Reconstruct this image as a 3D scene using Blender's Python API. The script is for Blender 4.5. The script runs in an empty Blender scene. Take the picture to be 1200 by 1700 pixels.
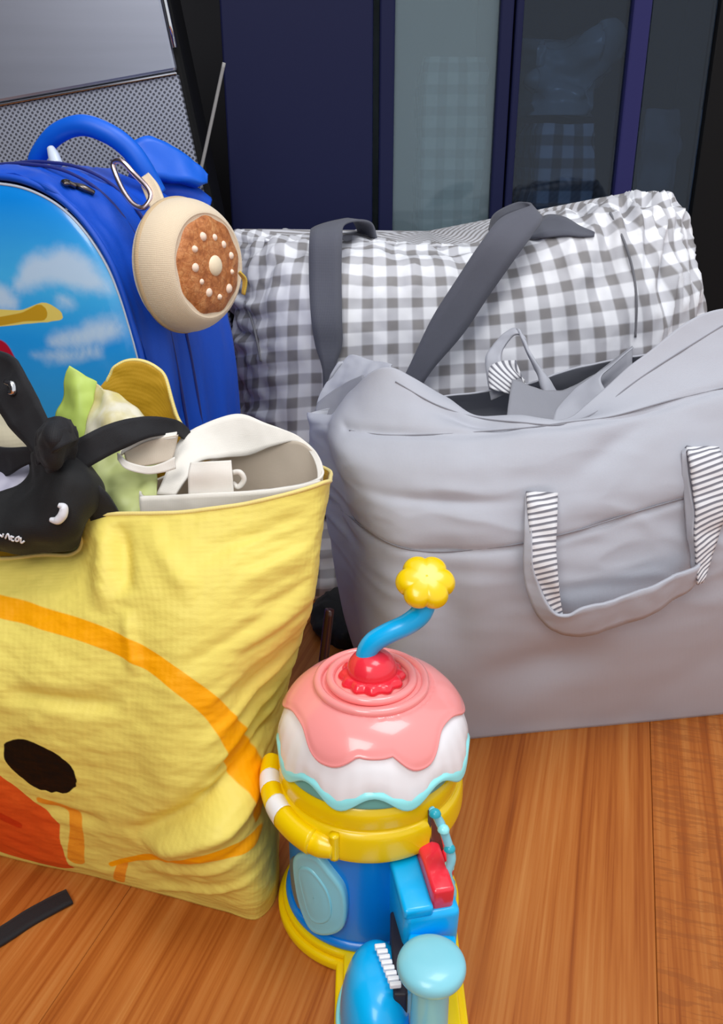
import bpy, bmesh, math, random
import numpy as np
from mathutils import Vector, Matrix, noise

random.seed(4)
SC = bpy.context.scene
C = SC.collection

# ------------------------------------------------------------------ camera, light, exposure
CAM_H, PITCH, FPX, IW, IH = 0.60, math.radians(23.0), 1450.0, 1200.0, 1700.0
cam_d = bpy.data.cameras.new('camera'); cam = bpy.data.objects.new('camera', cam_d); C.objects.link(cam)
cam.location = (0, 0, CAM_H); cam.rotation_euler = (math.radians(90) - PITCH, 0, 0)
cam_d.sensor_fit = 'VERTICAL'; cam_d.sensor_height = 24.0; cam_d.lens = 24.0 * FPX / IH
cam_d.clip_start = 0.02
SC.camera = cam

SC.view_settings.view_transform = 'Standard'
SC.view_settings.look = 'None'
SC.view_settings.exposure = 0.4
SC.view_settings.gamma = 1.0
SC.view_settings.use_curve_mapping = False

world = bpy.data.worlds.new('world'); SC.world = world; world.use_nodes = True
wb = world.node_tree.nodes['Background']
wb.inputs['Color'].default_value = (0.93, 0.96, 1.0, 1); wb.inputs['Strength'].default_value = 0.6

def area(name, loc, target, size, energy, color):
    d = bpy.data.lights.new(name, 'AREA'); d.shape = 'RECTANGLE'; d.size, d.size_y = size
    d.energy = energy; d.color = color
    o = bpy.data.objects.new(name, d); C.objects.link(o); o.location = loc
    o.rotation_euler = (Vector(target) - Vector(loc)).to_track_quat('-Z', 'Y').to_euler()
    return o
area('window_daylight', (-0.9, -0.9, 2.1), (0.0, 0.8, 0.2), (1.6, 1.2), 34, (1.0, 0.98, 0.96))
area('ceiling_lamp', (0.5, 0.5, 2.35), (0.1, 0.75, 0.0), (0.9, 0.9), 14, (0.97, 0.98, 1.0))

# ------------------------------------------------------------------ helpers
CP, SP = math.cos(PITCH), math.sin(PITCH)
def ray(px, py):
    x = (px - IW/2)/FPX; y = (IH/2 - py)/FPX
    return np.array([x, CP + y*SP, -SP + y*CP])
def at(px, py, Y):                       # survey of the photograph: the point seen there, Y metres away over the floor
    d = ray(px, py); t = Y/d[1]; return np.array([d[0]*t, Y, CAM_H + d[2]*t])
def atz(px, py, z=0.0):                  # the same at a known height
    d = ray(px, py); t = (z - CAM_H)/d[2]; return np.array([d[0]*t, d[1]*t, z])
def project(P):
    P = np.asarray(P); rel = P - np.array([0, 0, CAM_H])
    dep = rel[..., 1]*CP - rel[..., 2]*SP; up = rel[..., 1]*SP + rel[..., 2]*CP
    return np.stack([IW/2 + FPX*rel[..., 0]/dep, IH/2 - FPX*up/dep], -1)

def cr(pts, n, closed=False):            # Catmull-Rom resampling, uniform in parameter
    P = np.asarray(pts, float); k = len(P)
    if closed: t = np.arange(n)*k/n
    else: t = np.linspace(0, k-1, n)
    i = np.floor(t).astype(int)
    if not closed: i = np.minimum(i, k-2)
    f = (t - i).reshape((-1,)+(1,)*(P.ndim-1))
    if closed: g = lambda j: P[j % k]
    else:
        ext = np.concatenate([[2*P[0]-P[1]], P, [2*P[-1]-P[-2]]]); g = lambda j: ext[j+1]
    a, b, c, d = g(i-1), g(i), g(i+1), g(i+2)
    return 0.5*(2*b + (c-a)*f + (2*a-5*b+4*c-d)*f*f + (-a+3*b-3*c+d)*f**3)

def surf(rows, nr, nc, closed=False):    # bicubic surface through a grid of points
    R = np.asarray(rows, float)
    A = np.stack([cr(r, nc, closed) for r in R])
    return cr(A, nr)

def normals(V, closed=False):
    du = np.gradient(V, axis=1) if not closed else (np.roll(V, -1, 1) - np.roll(V, 1, 1))
    dv = np.gradient(V, axis=0)
    n = np.cross(du, dv); l = np.linalg.norm(n, axis=-1, keepdims=True); return n/np.maximum(l, 1e-9)

def nz(P, scale=(1, 1, 1), seed=0.0, octs=3):
    out = np.empty(P.shape[:-1]); s = np.asarray(scale)
    flat = (P*s + seed*7.31).reshape(-1, 3); o = out.reshape(-1)
    for i, p in enumerate(flat): o[i] = noise.fractal(Vector(p), 1.0, 2.0, octs)
    return out

def srgb(r, g, b):
    f = lambda c: c/12.92 if c <= 0.04045 else ((c+0.055)/1.055)**2.4
    return (f(r/255), f(g/255), f(b/255), 1.0)

def new_mesh(name, verts, faces, m, parent=None, smooth=True, uv=None, attrs=None, mats=None, fmat=None):
    me = bpy.data.meshes.new(name)
    me.from_pydata([tuple(map(float, v)) for v in verts], [], faces)
    if uv is not None:
        ul = me.uv_layers.new(name='UVMap'); idx = np.empty(len(me.loops), int); me.loops.foreach_get('vertex_index', idx)
        ul.data.foreach_set('uv', np.asarray(uv, float)[idx].ravel())
    if attrs:
        for k, a in attrs.items():
            at_ = me.attributes.new(k, 'FLOAT', 'POINT'); at_.data.foreach_set('value', np.asarray(a, float).ravel())
    bm = bmesh.new(); bm.from_mesh(me); bmesh.ops.recalc_face_normals(bm, faces=bm.faces[:]); bm.to_mesh(me); bm.free()
    if smooth: me.polygons.foreach_set('use_smooth', [True]*len(me.polygons))
    for mm in (mats or [m]): me.materials.append(mm)
    if fmat is not None: me.polygons.foreach_set('material_index', fmat)
    o = bpy.data.objects.new(name, me); C.objects.link(o)
    if parent is not None:
        o.parent = parent
        o.matrix_parent_inverse = Matrix.Translation(-Vector(parent.location)) if parent.parent is None else Matrix.Identity(4)
    return o

def thing(name, label, cat, loc=(0, 0, 0), group=None):
    o = bpy.data.objects.new(name, None); C.objects.link(o); o.location = tuple(map(float, loc))
    o.empty_display_size = 0.02
    o['label'] = label; o['category'] = cat
    if group: o['group'] = group
    return o
def tag(o, label, cat, group=None):
    o['label'] = label; o['category'] = cat
    if group: o['group'] = group
    return o

def grid_faces(nr, nc, closed=False):
    F = []
    for i in range(nr-1):
        for j in range(nc if closed else nc-1):
            k = (j+1) % nc; F.append((i*nc+j, i*nc+k, (i+1)*nc+k, (i+1)*nc+j))
    return F

def arc_uv(V):
    nr, nc = V.shape[:2]
    du = np.linalg.norm(np.diff(V, axis=1), axis=-1); dv = np.linalg.norm(np.diff(V, axis=0), axis=-1)
    U = np.concatenate([np.zeros((1,)), np.cumsum(du.mean(0))]); W = np.concatenate([np.zeros((1,)), np.cumsum(dv.mean(1))])
    return np.stack(np.meshgrid(U, W), -1).reshape(-1, 2)

def sheet(name, V, m, parent=None, closed=False, thick=0.0, attrs=None, cap_bottom=False, cap_top=False, uv=True, offset=0.0):
    nr, nc = V.shape[:2]; verts = V.reshape(-1, 3); F = grid_faces(nr, nc, closed)
    uvs = arc_uv(V) if uv is True else uv
    if cap_bottom or cap_top:
        verts = list(verts); uvs = list(map(tuple, uvs)); ad = []
        for on, row in ((cap_bottom, 0), (cap_top, nr-1)):
            if not on: continue
            c = V[row].mean(0); verts.append(c); uvs.append(uvs[row*nc]); k = len(verts)-1; ad.append(row*nc)
            for j in range(nc if closed else nc-1): F.append((row*nc+j, row*nc+(j+1) % nc, k))
        if attrs: attrs = {k_: np.concatenate([np.asarray(a).ravel(), [np.asarray(a).ravel()[r] for r in ad]]) for k_, a in attrs.items()}
    o = new_mesh(name, verts, F, m, parent, uv=uvs, attrs=attrs)
    if thick:
        s = o.modifiers.new('thickness', 'SOLIDIFY'); s.thickness = thick; s.offset = offset
    return o

def ribbon(name, edges, m, parent=None, n=40, thick=0.002, across=5, wob=0.0, seed=1):
    L = cr([e[0] for e in edges], n); R = cr([e[1] for e in edges], n)
    V = np.stack([L + (R-L)*t for t in np.linspace(0, 1, across)], 1)
    if wob: V = V + normals(V)*(nz(V, (30, 30, 30), seed)*wob)[..., None]
    return sheet(name, V, m, parent, thick=thick)

def tube(name, pts, r, m, parent=None, n=40, seg=12, closed=False, cap=True, flat=None, spline=True):
    P = cr(pts, n, closed) if spline else np.asarray(pts, float); n = len(P)
    T = np.gradient(P, axis=0) if not closed else np.roll(P, -1, 0)-np.roll(P, 1, 0)
    T /= np.linalg.norm(T, axis=1, keepdims=True)+1e-12
    ref = np.array([0, 0, 1.0]) if abs(T[0][2]) < 0.9 else np.array([1.0, 0, 0])
    A = np.cross(T[0], ref); A /= np.linalg.norm(A); rings = []
    rr = np.interp(np.linspace(0, 1, n), np.linspace(0, 1, len(r)), r) if hasattr(r, '__len__') else np.full(n, r)
    for i in range(n):
        A = A - T[i]*np.dot(A, T[i]); A /= np.linalg.norm(A); B = np.cross(T[i], A)
        a = np.arange(seg)*2*math.pi/seg
        rings.append(P[i] + rr[i]*(np.cos(a)[:, None]*A + np.sin(a)[:, None]*B*(flat or 1.0)))
    V = np.stack(rings)
    if closed:
        V = np.concatenate([V, V[:1]]); cap = False
    return sheet(name, V, m, parent, closed=True, cap_bottom=cap, cap_top=cap)

def lathe(name, prof, m, parent=None, org=(0, 0, 0), seg=64, rfun=None, zfun=None, M=None, cap_b=True, cap_t=True, n=None, attrs=None, thick=0):
    pr = cr(prof, n) if n else np.asarray(prof, float)
    a = np.arange(seg)*2*math.pi/seg
    R = np.repeat(pr[:, :1], seg, 1); Z = np.repeat(pr[:, 1:2], seg, 1)
    if rfun: R = R*rfun(a[None, :], np.linspace(0, 1, len(pr))[:, None])
    if zfun: Z = Z + zfun(a[None, :], np.linspace(0, 1, len(pr))[:, None])
    V = np.stack([R*np.cos(a), R*np.sin(a), Z], -1)
    if M is not None: V = V @ np.array(M.to_3x3()).T
    V = V + np.asarray(org)
    return sheet(name, V, m, parent, closed=True, cap_bottom=cap_b, cap_top=cap_t, thick=thick)

def rbox(name, size, m, parent=None, M=Matrix.Identity(4), bev=0.003, seg=3, taper=None):
    bm = bmesh.new(); bmesh.ops.create_cube(bm, size=1.0)
    for v in bm.verts:
        v.co = Vector((v.co.x*size[0], v.co.y*size[1], v.co.z*size[2]))
        if taper and v.co.z > 0: v.co.x *= taper[0]; v.co.y *= taper[1]
    if bev: bmesh.ops.bevel(bm, geom=bm.edges[:], offset=bev, segments=seg, profile=0.5, affect='EDGES')
    V = [M @ v.co for v in bm.verts]; F = [tuple(v.index for v in f.verts) for f in bm.faces]; bm.free()
    o = new_mesh(name, V, F, m, parent, smooth=False)
    return o

def prism(name, outline, z0, z1, m, parent=None, M=Matrix.Identity(4), bev=0.002, seg=3):
    bm = bmesh.new()
    vs = [bm.verts.new((p[0], p[1], z0)) for p in outline]; f = bm.faces.new(vs)
    r = bmesh.ops.extrude_face_region(bm, geom=[f])
    for v in r['geom']:
        if isinstance(v, bmesh.types.BMVert): v.co.z = z1
    bm.normal_update()
    if bev:
        ed = [e for e in bm.edges if len(e.link_faces) == 2 and abs(e.verts[0].co.z-e.verts[1].co.z) < 1e-7]
        bmesh.ops.bevel(bm, geom=ed, offset=bev, segments=seg, profile=0.5, affect='EDGES')
    bm.verts.index_update()
    V = [M @ v.co for v in bm.verts]; F = [tuple(v.index for v in f.verts) for f in bm.faces]; bm.free()
    return new_mesh(name, V, F, m, parent, smooth=False)

def shade(o, ang=40):
    me = o.data; me.polygons.foreach_set('use_smooth', [True]*len(me.polygons))
    bm = bmesh.new(); bm.from_mesh(me)
    for e in bm.edges:
        if len(e.link_faces) == 2 and e.calc_face_angle(0) > math.radians(ang): e.smooth = False
    bm.to_mesh(me); bm.free(); return o

# ------------------------------------------------------------------ materials
class NT:
    def __init__(s, name):
        s.m = bpy.data.materials.new(name); s.m.use_nodes = True; s.t = s.m.node_tree; s.b = s.t.nodes['Principled BSDF']
    def n(s, typ, **kw):
        x = s.t.nodes.new(typ)
        for k, v in kw.items():
            if k in x.inputs: x.inputs[k].default_value = v
            else: setattr(x, k, v)
        return x
    def l(s, a, b): s.t.links.new(a, b)
    def math(s, op, a, b=None, c=None):
        x = s.t.nodes.new('ShaderNodeMath'); x.operation = op
        for i, v in enumerate((a, b, c)):
            if v is None: continue
            if isinstance(v, (int, float)): x.inputs[i].default_value = v
            else: s.l(v, x.inputs[i])
        return x.outputs[0]
    def mix(s, f, a, b):
        x = s.t.nodes.new('ShaderNodeMix'); x.data_type = 'RGBA'
        for i, v in ((0, f), (6, a), (7, b)):
            if isinstance(v, (int, float, tuple)): x.inputs[i].default_value = v
            else: s.l(v, x.inputs[i])
        return x.outputs[2]
    def ramp(s, f, stops):
        x = s.t.nodes.new('ShaderNodeValToRGB'); e = x.color_ramp.elements
        while len(e) < len(stops): e.new(0.5)
        for el, (p, c) in zip(e, stops): el.position = p; el.color = c
        s.l(f, x.inputs[0]); return x.outputs[0]
    def noise(s, vec, scale, detail=3, rough=0.5, dist=0.0):
        x = s.n('ShaderNodeTexNoise'); x.inputs['Scale'].default_value = scale; x.inputs['Detail'].default_value = detail
        x.inputs['Roughness'].default_value = rough; x.inputs['Distortion'].default_value = dist
        if vec is not None: s.l(vec, x.inputs['Vector'])
        return x.outputs[0]
    def mapping(s, vec, sc=(1, 1, 1), rot=(0, 0, 0), loc=(0, 0, 0)):
        x = s.n('ShaderNodeMapping'); x.inputs['Scale'].default_value = sc; x.inputs['Rotation'].default_value = rot; x.inputs['Location'].default_value = loc
        s.l(vec, x.inputs[0]); return x.outputs[0]
    def coord(s, k='Object'): return s.n('ShaderNodeTexCoord').outputs[k]
    def attr(s, k): return s.n('ShaderNodeAttribute', attribute_name=k).outputs['Fac']
    def bump(s, h, strength=0.3, dist=0.001):
        x = s.n('ShaderNodeBump'); x.inputs['Strength'].default_value = strength; x.inputs['Distance'].default_value = dist
        s.l(h, x.inputs['Height']); s.l(x.outputs[0], s.b.inputs['Normal'])
    def step(s, d, w=0.0006):            # 1 where d < 0
        x = s.n('ShaderNodeMapRange'); x.interpolation_type = 'SMOOTHSTEP'
        x.inputs['From Min'].default_value = -w; x.inputs['From Max'].default_value = w
        x.inputs['To Min'].default_value = 1; x.inputs['To Max'].default_value = 0
        s.l(d, x.inputs['Value']); return x.outputs[0]
    def set(s, **kw):
        for k, v in kw.items():
            k = k.replace('_', ' ')
            i = s.b.inputs[k]
            if isinstance(v, (int, float, tuple)): i.default_value = v
            else: s.l(v, i)
        return s

def plastic(name, col, rough=0.28, coat=0.0, sss=0.0):
    t = NT(name); v = t.noise(t.coord(), 60, 2)
    c = t.mix(t.math('MULTIPLY', v, 0.12), col, tuple(x*0.82 for x in col[:3])+(1,))
    t.set(Base_Color=c, Roughness=rough); t.b.inputs['Coat Weight'].default_value = coat
    return t.m

def fabric(name, col, rough=0.85, weave=900.0, strength=0.25, var=0.12, sheen=0.15):
    t = NT(name); uv = t.coord('UV'); ob = t.coord()
    w1 = t.n('ShaderNodeTexWave', wave_type='BANDS', bands_direction='X'); w1.inputs['Scale'].default_value = weave/6.283; t.l(uv, w1.inputs[0])
    w2 = t.n('ShaderNodeTexWave', wave_type='BANDS', bands_direction='Y'); w2.inputs['Scale'].default_value = weave/6.283; t.l(uv, w2.inputs[0])
    h = t.math('ADD', w1.outputs[1], w2.outputs[1])
    v = t.noise(ob, 14, 4)
    c = t.mix(t.math('MULTIPLY', v, var*2), col, tuple(x*0.7 for x in col[:3])+(1,))
    t.set(Base_Color=c, Roughness=rough); t.b.inputs['Sheen Weight'].default_value = sheen
    t.bump(t.math('ADD', t.math('MULTIPLY', h, 0.5), t.noise(ob, 220, 3)), strength, 0.0006)
    return t.m

def metal(name, col, rough=0.3):
    t = NT(name); t.set(Base_Color=col, Metallic=1.0, Roughness=t.math('ADD', t.math('MULTIPLY', t.noise(t.coord(), 90, 3), 0.15), rough-0.07)); return t.m

def checks(name, P, c0, c1, c2, rough=.7):
    t = NT(name); uv = t.coord('UV'); s_ = t.n('ShaderNodeSeparateXYZ'); t.l(uv, s_.inputs[0])
    def st(o): return t.step(t.math('SUBTRACT', t.math('ABSOLUTE', t.math('SUBTRACT', t.math('FRACT', t.math('DIVIDE', o, P)), 0.5)), 0.225), 0.05)
    c = t.ramp(t.math('MULTIPLY', t.math('ADD', st(s_.outputs[0]), st(s_.outputs[1])), 0.5), [(0.0, c0), (0.5, c1), (1.0, c2)])
    t.set(Base_Color=c, Roughness=rough); t.bump(t.noise(t.coord(), 160, 3), 0.15, 0.0008); return t.m
V3 = lambda *a: np.array(a, float)
def floor_xy(px, py): p = atz(px, py, 0.0); return p[:2]
def struct(o): o['kind'] = 'structure'; return o

# ------------------------------------------------------------------ the setting: plank floor and walls
A16 = math.radians(16.0); DU = np.array([math.cos(A16), -math.sin(A16)]); DV = np.array([math.sin(A16), math.cos(A16)])
def wood():
    t = NT('oak_plank'); g = t.mapping(t.coord(), rot=(0, 0, A16))
    inf = t.n('ShaderNodeObjectInfo'); rnd = inf.outputs['Random']
    off = t.n('ShaderNodeCombineXYZ'); t.l(t.math('MULTIPLY', rnd, 37.0), off.inputs[0]); t.l(t.math('MULTIPLY', rnd, 11.0), off.inputs[1])
    add = t.n('ShaderNodeVectorMath', operation='ADD'); t.l(g, add.inputs[0]); t.l(off.outputs[0], add.inputs[1]); g2 = add.outputs[0]
    fine = t.noise(t.mapping(g2, (260, 4.0, 1)), 1.0, 4, 0.6)
    mid = t.noise(t.mapping(g2, (75, 1.6, 1)), 1.0, 4, 0.55, 0.3)
    broad = t.noise(t.mapping(g2, (14, 1.2, 1)), 1.0, 3, 0.5, 0.6)
    f = t.math('ADD', t.math('ADD', t.math('MULTIPLY', fine, 0.35), t.math('MULTIPLY', mid, 0.45)), t.math('MULTIPLY', broad, 0.3))
    c = t.ramp(f, [(0.36, srgb(118, 54, 15)), (0.48, srgb(160, 84, 28)), (0.56, srgb(180, 104, 42)), (0.70, srgb(198, 130, 66))])
    # cross flecks of quarter-sawn figure, only strong on some planks
    fl = t.noise(t.mapping(g2, (16, 120, 1), rot=(0, 0, 0.16)), 1.0, 3, 0.6, 1.2)
    on = t.math('GREATER_THAN', t.attr('figure'), 0.5)
    c = t.mix(t.math('MULTIPLY', t.math('MULTIPLY', t.math('GREATER_THAN', fl, 0.53), on), 0.42), c, srgb(140, 76, 32))
    c = t.mix(t.math('MULTIPLY', t.attr('tone'), 0.5), c, srgb(150, 72, 24))
    t.set(Base_Color=c, Roughness=t.math('ADD', t.math('MULTIPLY', mid, 0.2), 0.30))
    t.b.inputs['Specular IOR Level'].default_value = 0.35
    t.bump(t.math('ADD', t.math('MULTIPLY', fine, 0.5), mid), 0.25, 0.0006)
    return t.m
M_WOOD = wood()
M_SUB = NT('subfloor').set(Base_Color=srgb(48, 26, 12), Roughness=0.9).m
fl = struct(new_mesh('floor', [(-2.2, -1.6, -0.0145), (2.2, -1.6, -0.0145), (2.2, 1.9, -0.0145), (-2.2, 1.9, -0.0145)], [(0, 1, 2, 3)], M_SUB))
seam = atz(1082, 1320); s0 = float(np.dot(seam[:2], DU)); PW = 0.22
for k in range(-13, 13):
    a, b = s0 + k*PW + 0.00015, s0 + (k+1)*PW - 0.00015
    bm = bmesh.new(); t0, t1 = -2.1, 2.3
    if (s0+k*PW)*DV[1] > 9: continue
    for z in (-0.014, -0.0007, 0.0):
        e = 0.0004 if z == 0 else 0
        for (s_, t_) in ((a+e, t0), (b-e, t0), (b-e, t1), (a+e, t1)):
            p = s_*DU + t_*DV; bm.verts.new((p[0], p[1], z))
    bm.verts.ensure_lookup_table(); v = bm.verts
    F = [(8, 9, 10, 11)]
    for L in (0, 4):
        for j in range(4): F.append((L+j, L+(j+1) % 4, L+4+(j+1) % 4, L+4+j))
    V = [tuple(x.co) for x in bm.verts]; bm.free()
    new_mesh('plank', V, F, M_WOOD, fl, smooth=False, attrs={'figure': [1.0 if k in (0, -5) else 0.0]*12, 'tone': [random.uniform(0, 0.25) if k not in (-1, 0) else 0.0]*12})

M_WALL = NT('shaded_grey_wall').set(Base_Color=srgb(40, 40, 45), Roughness=0.85).m  # dark grey puts the shadow between case and cabinet into the wall
def wall(name, pts): return struct(new_mesh(name, pts, [(0, 1, 2, 3), (4, 5, 6, 7), (0, 1, 5, 4), (1, 2, 6, 5), (2, 3, 7, 6), (3, 0, 4, 7)], M_WALL, smooth=False))
wall('wall_back', [(-2.2, 1.9, -0.03), (2.2, 1.9, -0.03), (2.2, 1.9, 2.5), (-2.2, 1.9, 2.5), (-2.2, 1.96, -0.03), (2.2, 1.96, -0.03), (2.2, 1.96, 2.5), (-2.2, 1.96, 2.5)])

# ------------------------------------------------------------------ dark glass-fronted cabinet behind the bags
NAVY = NT('navy_lacquer').set(Base_Color=srgb(24, 28, 62), Roughness=0.5, Specular_IOR_Level=0.15).m
NAVY2 = NT('blue_frame').set(Base_Color=srgb(40, 40, 92), Roughness=0.45, Specular_IOR_Level=0.2).m
BLACK = NT('black_lacquer').set(Base_Color=srgb(8, 8, 10), Roughness=0.6, Specular_IOR_Level=0.2).m
def glassy(name, col, body, rough, spec, tint):
    t = NT(name); t.t.nodes.remove(t.b); out = t.t.nodes['Material Output']
    tr = t.n('ShaderNodeBsdfTransparent', Color=tint); df = t.n('ShaderNodeBsdfDiffuse', Color=col); gl = t.n('ShaderNodeBsdfGlossy', Roughness=rough, Color=(.9, .95, 1, 1))
    fr = t.n('ShaderNodeFresnel', IOR=spec); m1 = t.n('ShaderNodeMixShader', Fac=body); m2 = t.n('ShaderNodeMixShader')
    t.l(tr.outputs[0], m1.inputs[1]); t.l(df.outputs[0], m1.inputs[2]); t.l(fr.outputs[0], m2.inputs[0]); t.l(m1.outputs[0], m2.inputs[1]); t.l(gl.outputs[0], m2.inputs[2])
    t.l(m2.outputs[0], out.inputs[0]); return t.m
G_PALE = glassy('pale_tinted_glass', srgb(128, 146, 154), 0.42, 0.05, 1.45, (.80, .90, .93, 1))
G_DARK = glassy('smoked_glass', srgb(30, 40, 56), 0.22, 0.02, 1.45, (.62, .72, .84, 1))
CY = 1.42
cab = thing('display_cabinet', 'tall dark navy cabinet with glass door panes behind the bags', 'cabinet', (0.15, CY+0.2, 0))
def slab(name, x0, x1, y0, y1, z0, z1, m, parent, bev=0.003):
    return rbox(name, (x1-x0, y1-y0, z1-z0), m, parent, Matrix.Translation(((x0+x1)/2, (y0+y1)/2, (z0+z1)/2)), bev, 2)
X = lambda px: at(px, 170, CY)[0]
x0c, x1c = X(372), X(1290)
slab('side_panel', x0c, x0c+.02, CY+.022, CY+.42, .05, 1.9, BLACK, cab); slab('side_panel', x1c-.02, x1c, CY+.022, CY+.42, .05, 1.9, BLACK, cab)
slab('back_panel', x0c+.02, X(838), CY+.40, CY+.42, .05, 1.9, NT('pale_backing').set(Base_Color=srgb(206, 214, 218), Roughness=.7).m, cab); slab('back_panel', X(838), x1c-.02, CY+.40, CY+.42, .05, 1.9, BLACK, cab); slab('top_panel', x0c+.02, x1c-.02, CY+.022, CY+.40, 1.88, 1.9, BLACK, cab)
slab('partition', X(838), X(852), CY+.022, CY+.40, .07, 1.88, BLACK, cab)
for zz in (.05, .40, .95): slab('shelf', x0c+.02, x1c-.02, CY+.026, CY+.40, zz, zz+.018, BLACK, cab)
slab('plinth', X(372)+0.01, X(1290)-0.01, CY+0.03, CY+0.4, 0.0, 0.05, BLACK, cab)
d = slab('door', X(373), X(619), CY, CY+0.021, 0.055, 1.895, NAVY, cab)
def framed(x0, x1, xl, xr, glass, stile_r=True):
    f = slab('stile', x0, xl, CY-0.004, CY+0.021, 0.055, 1.895, NAVY, cab)
    slab('pane', xl, xr, CY+0.008, CY+0.016, 0.09, 1.86, glass, cab, 0.0005)
    slab('rail', xl, xr, CY-0.004, CY+0.021, 0.055, 0.09, NAVY, cab); slab('rail', xl, xr, CY-0.004, CY+0.021, 1.86, 1.895, NAVY, cab)
    if stile_r: slab('stile', xr, x1, CY-0.004, CY+0.021, 0.055, 1.895, NAVY2 if stile_r == 2 else NAVY, cab)
framed(X(629), X(844), X(654), X(822), G_PALE)
framed(X(847), X(1064), X(860), X(1034), G_DARK, 2)
slab('pane', X(1068), X(1172), CY+0.008, CY+0.016, 0.055, 1.895, G_DARK, cab, 0.0005)
slab('stile', X(1173), X(1290), CY-0.002, CY+0.021, 0.055, 1.895, BLACK, cab)

def soft_block(x0, x1, y0, y1, z0, z1, seed, amp, r=.03):
    R_ = []
    for z, q in ((z0, .94), (z0+(z1-z0)*.12, 1.0), (z0+(z1-z0)*.5, 1.02), (z0+(z1-z0)*.88, 1.0), (z1, .90)):
        cx, cy, hx, hy = (x0+x1)/2, (y0+y1)/2, (x1-x0)/2*q, (y1-y0)/2*q
        R_.append([(cx+a*hx, cy+b*hy, z) for a, b in ((-1, -.8), (-.8, -1), (0, -1.03), (.8, -1), (1, -.8), (1, .8), (.8, 1), (0, 1), (-.8, 1), (-1, .8))])
    Vb = surf(R_, 50, 90, True); Nb = normals(Vb, True); cb_ = Vb.mean((0, 1)); sb = np.sign((Nb*(Vb-cb_)).sum(-1).mean())
    Vb = Vb + Nb*(sb*nz(Vb, (12, 12, 16), seed)*amp)[..., None]; Vb[..., 2] = np.maximum(Vb[..., 2], z0); return Vb
CKL = checks('pale_check_cloth', .030, srgb(244, 247, 250), srgb(176, 188, 196), srgb(96, 112, 124))
CKD = checks('dark_check_cloth', .034, srgb(214, 218, 226), srgb(120, 124, 134), srgb(40, 42, 50))
shz = .4188
o = sheet('blanket', soft_block(X(690)+.012, X(818)-.004, CY+.04, CY+.20, shz, at(750, 95, CY+.04)[2], 3, .006), CKL, None, True, cap_bottom=True, cap_top=True)
tag(o, 'pale checked blanket folded behind the light glass pane of the cabinet', 'blanket')
o = sheet('blanket', soft_block(X(905), X(1015), CY+.06, CY+.22, shz, at(950, 205, CY+.06)[2], 4, .012), CKD, None, True, cap_bottom=True, cap_top=True)
tag(o, 'dark checked blanket behind the smoked glass pane with the blue stile', 'blanket')
o = sheet('cloth_bag', soft_block(X(1080)+.01, X(1150)+.01, CY+.06, CY+.22, shz, at(1110, 180, CY+.06)[2], 5, .016), NT('charcoal_cloth').set(Base_Color=srgb(120, 122, 130), Roughness=.5).m, None, True, cap_bottom=True, cap_top=True)
tag(o, 'crumpled charcoal bag behind the narrow smoked pane at the cabinet end', 'bag')
CRK = NT('crinkled_film').set(Base_Color=srgb(176, 182, 186), Roughness=.12).m
o = sheet('plastic_bag', soft_block(X(900), X(1012), CY+.08, CY+.2, at(950, 205, CY+.06)[2]+.012, at(950, 60, CY+.08)[2], 6, .05), CRK, None, True, cap_bottom=True, cap_top=True)
tag(o, 'crinkled grey plastic bag lying on the dark checked blanket in the cabinet', 'bag')

# ------------------------------------------------------------------ tilted silver case at the left
def brushed():
    t = NT('silver_shell'); v = t.noise(t.mapping(t.coord(), (3, 3, 60)), 1.0, 3)
    t.set(Base_Color=t.mix(v, srgb(176, 181, 196), srgb(158, 162, 176)), Metallic=0.75, Roughness=0.34); return t.m
def grille():
    t = NT('perforated_grille'); m = t.mapping(t.coord('UV'), (190, 190, 1), rot=(0, 0, math.radians(45)))
    vo = t.n('ShaderNodeTexVoronoi'); vo.inputs['Randomness'].default_value = 0.0; vo.inputs['Scale'].default_value = 1.0; t.l(m, vo.inputs['Vector'])
    hole = t.math('LESS_THAN', vo.outputs['Distance'], 0.33)
    t.set(Base_Color=t.mix(hole, srgb(170, 175, 190), srgb(84, 86, 96)), Metallic=0.4, Roughness=0.45)
    t.bump(t.math('SUBTRACT', 1.0, hole), 0.6, 0.001); return t.m
SIL = brushed(); GRI = grille(); CHROME = metal('chrome', srgb(225, 226, 230), 0.12)
rp = at(312, 135, 1.30); roll = math.radians(9)
W_, Hh, D_ = 0.50, 0.86, 0.09
Rm = Matrix.Rotation(-math.radians(9), 4, 'Y')
low = Rm @ Vector((-W_, 0, 0))
zlow = low.z
# local frame: x from the right edge to the left (negative), z up, y back
org = Vector((0, 1.30, 0)); org.z = 0 - zlow
tmp = Rm @ Vector((0, 0, rp[2]-org.z)); org.x = rp[0]-tmp.x
MC = Matrix.Translation(org) @ Rm
case = thing('metal_case', 'tilted silver metal case with a fine perforated lower panel behind the blue backpack', 'case', (org.x-0.2, 1.35, 0))
rbox('shell', (W_, D_, Hh), BLACK, case, MC @ Matrix.Translation((-W_/2, D_/2+0.006, Hh/2)), 0.012, 3)
zs = (MC.inverted() @ Vector(at(150, 148, 1.30))).z
rbox('upper_panel', (W_-0.02, 0.012, Hh-zs-0.012), SIL, case, MC @ Matrix.Translation((-W_/2, 0, (Hh+zs)/2-0.003)), 0.004, 2)
pw, ph = W_-0.02, zs-0.012
bmv = [MC @ Vector((x, -0.004, z)) for z in (0.01, zs-0.002) for x in (-W_+0.01, -0.01)]
bmb = [MC @ Vector((x, 0.008, z)) for z in (0.01, zs-0.002) for x in (-W_+0.01, -0.01)]
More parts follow.
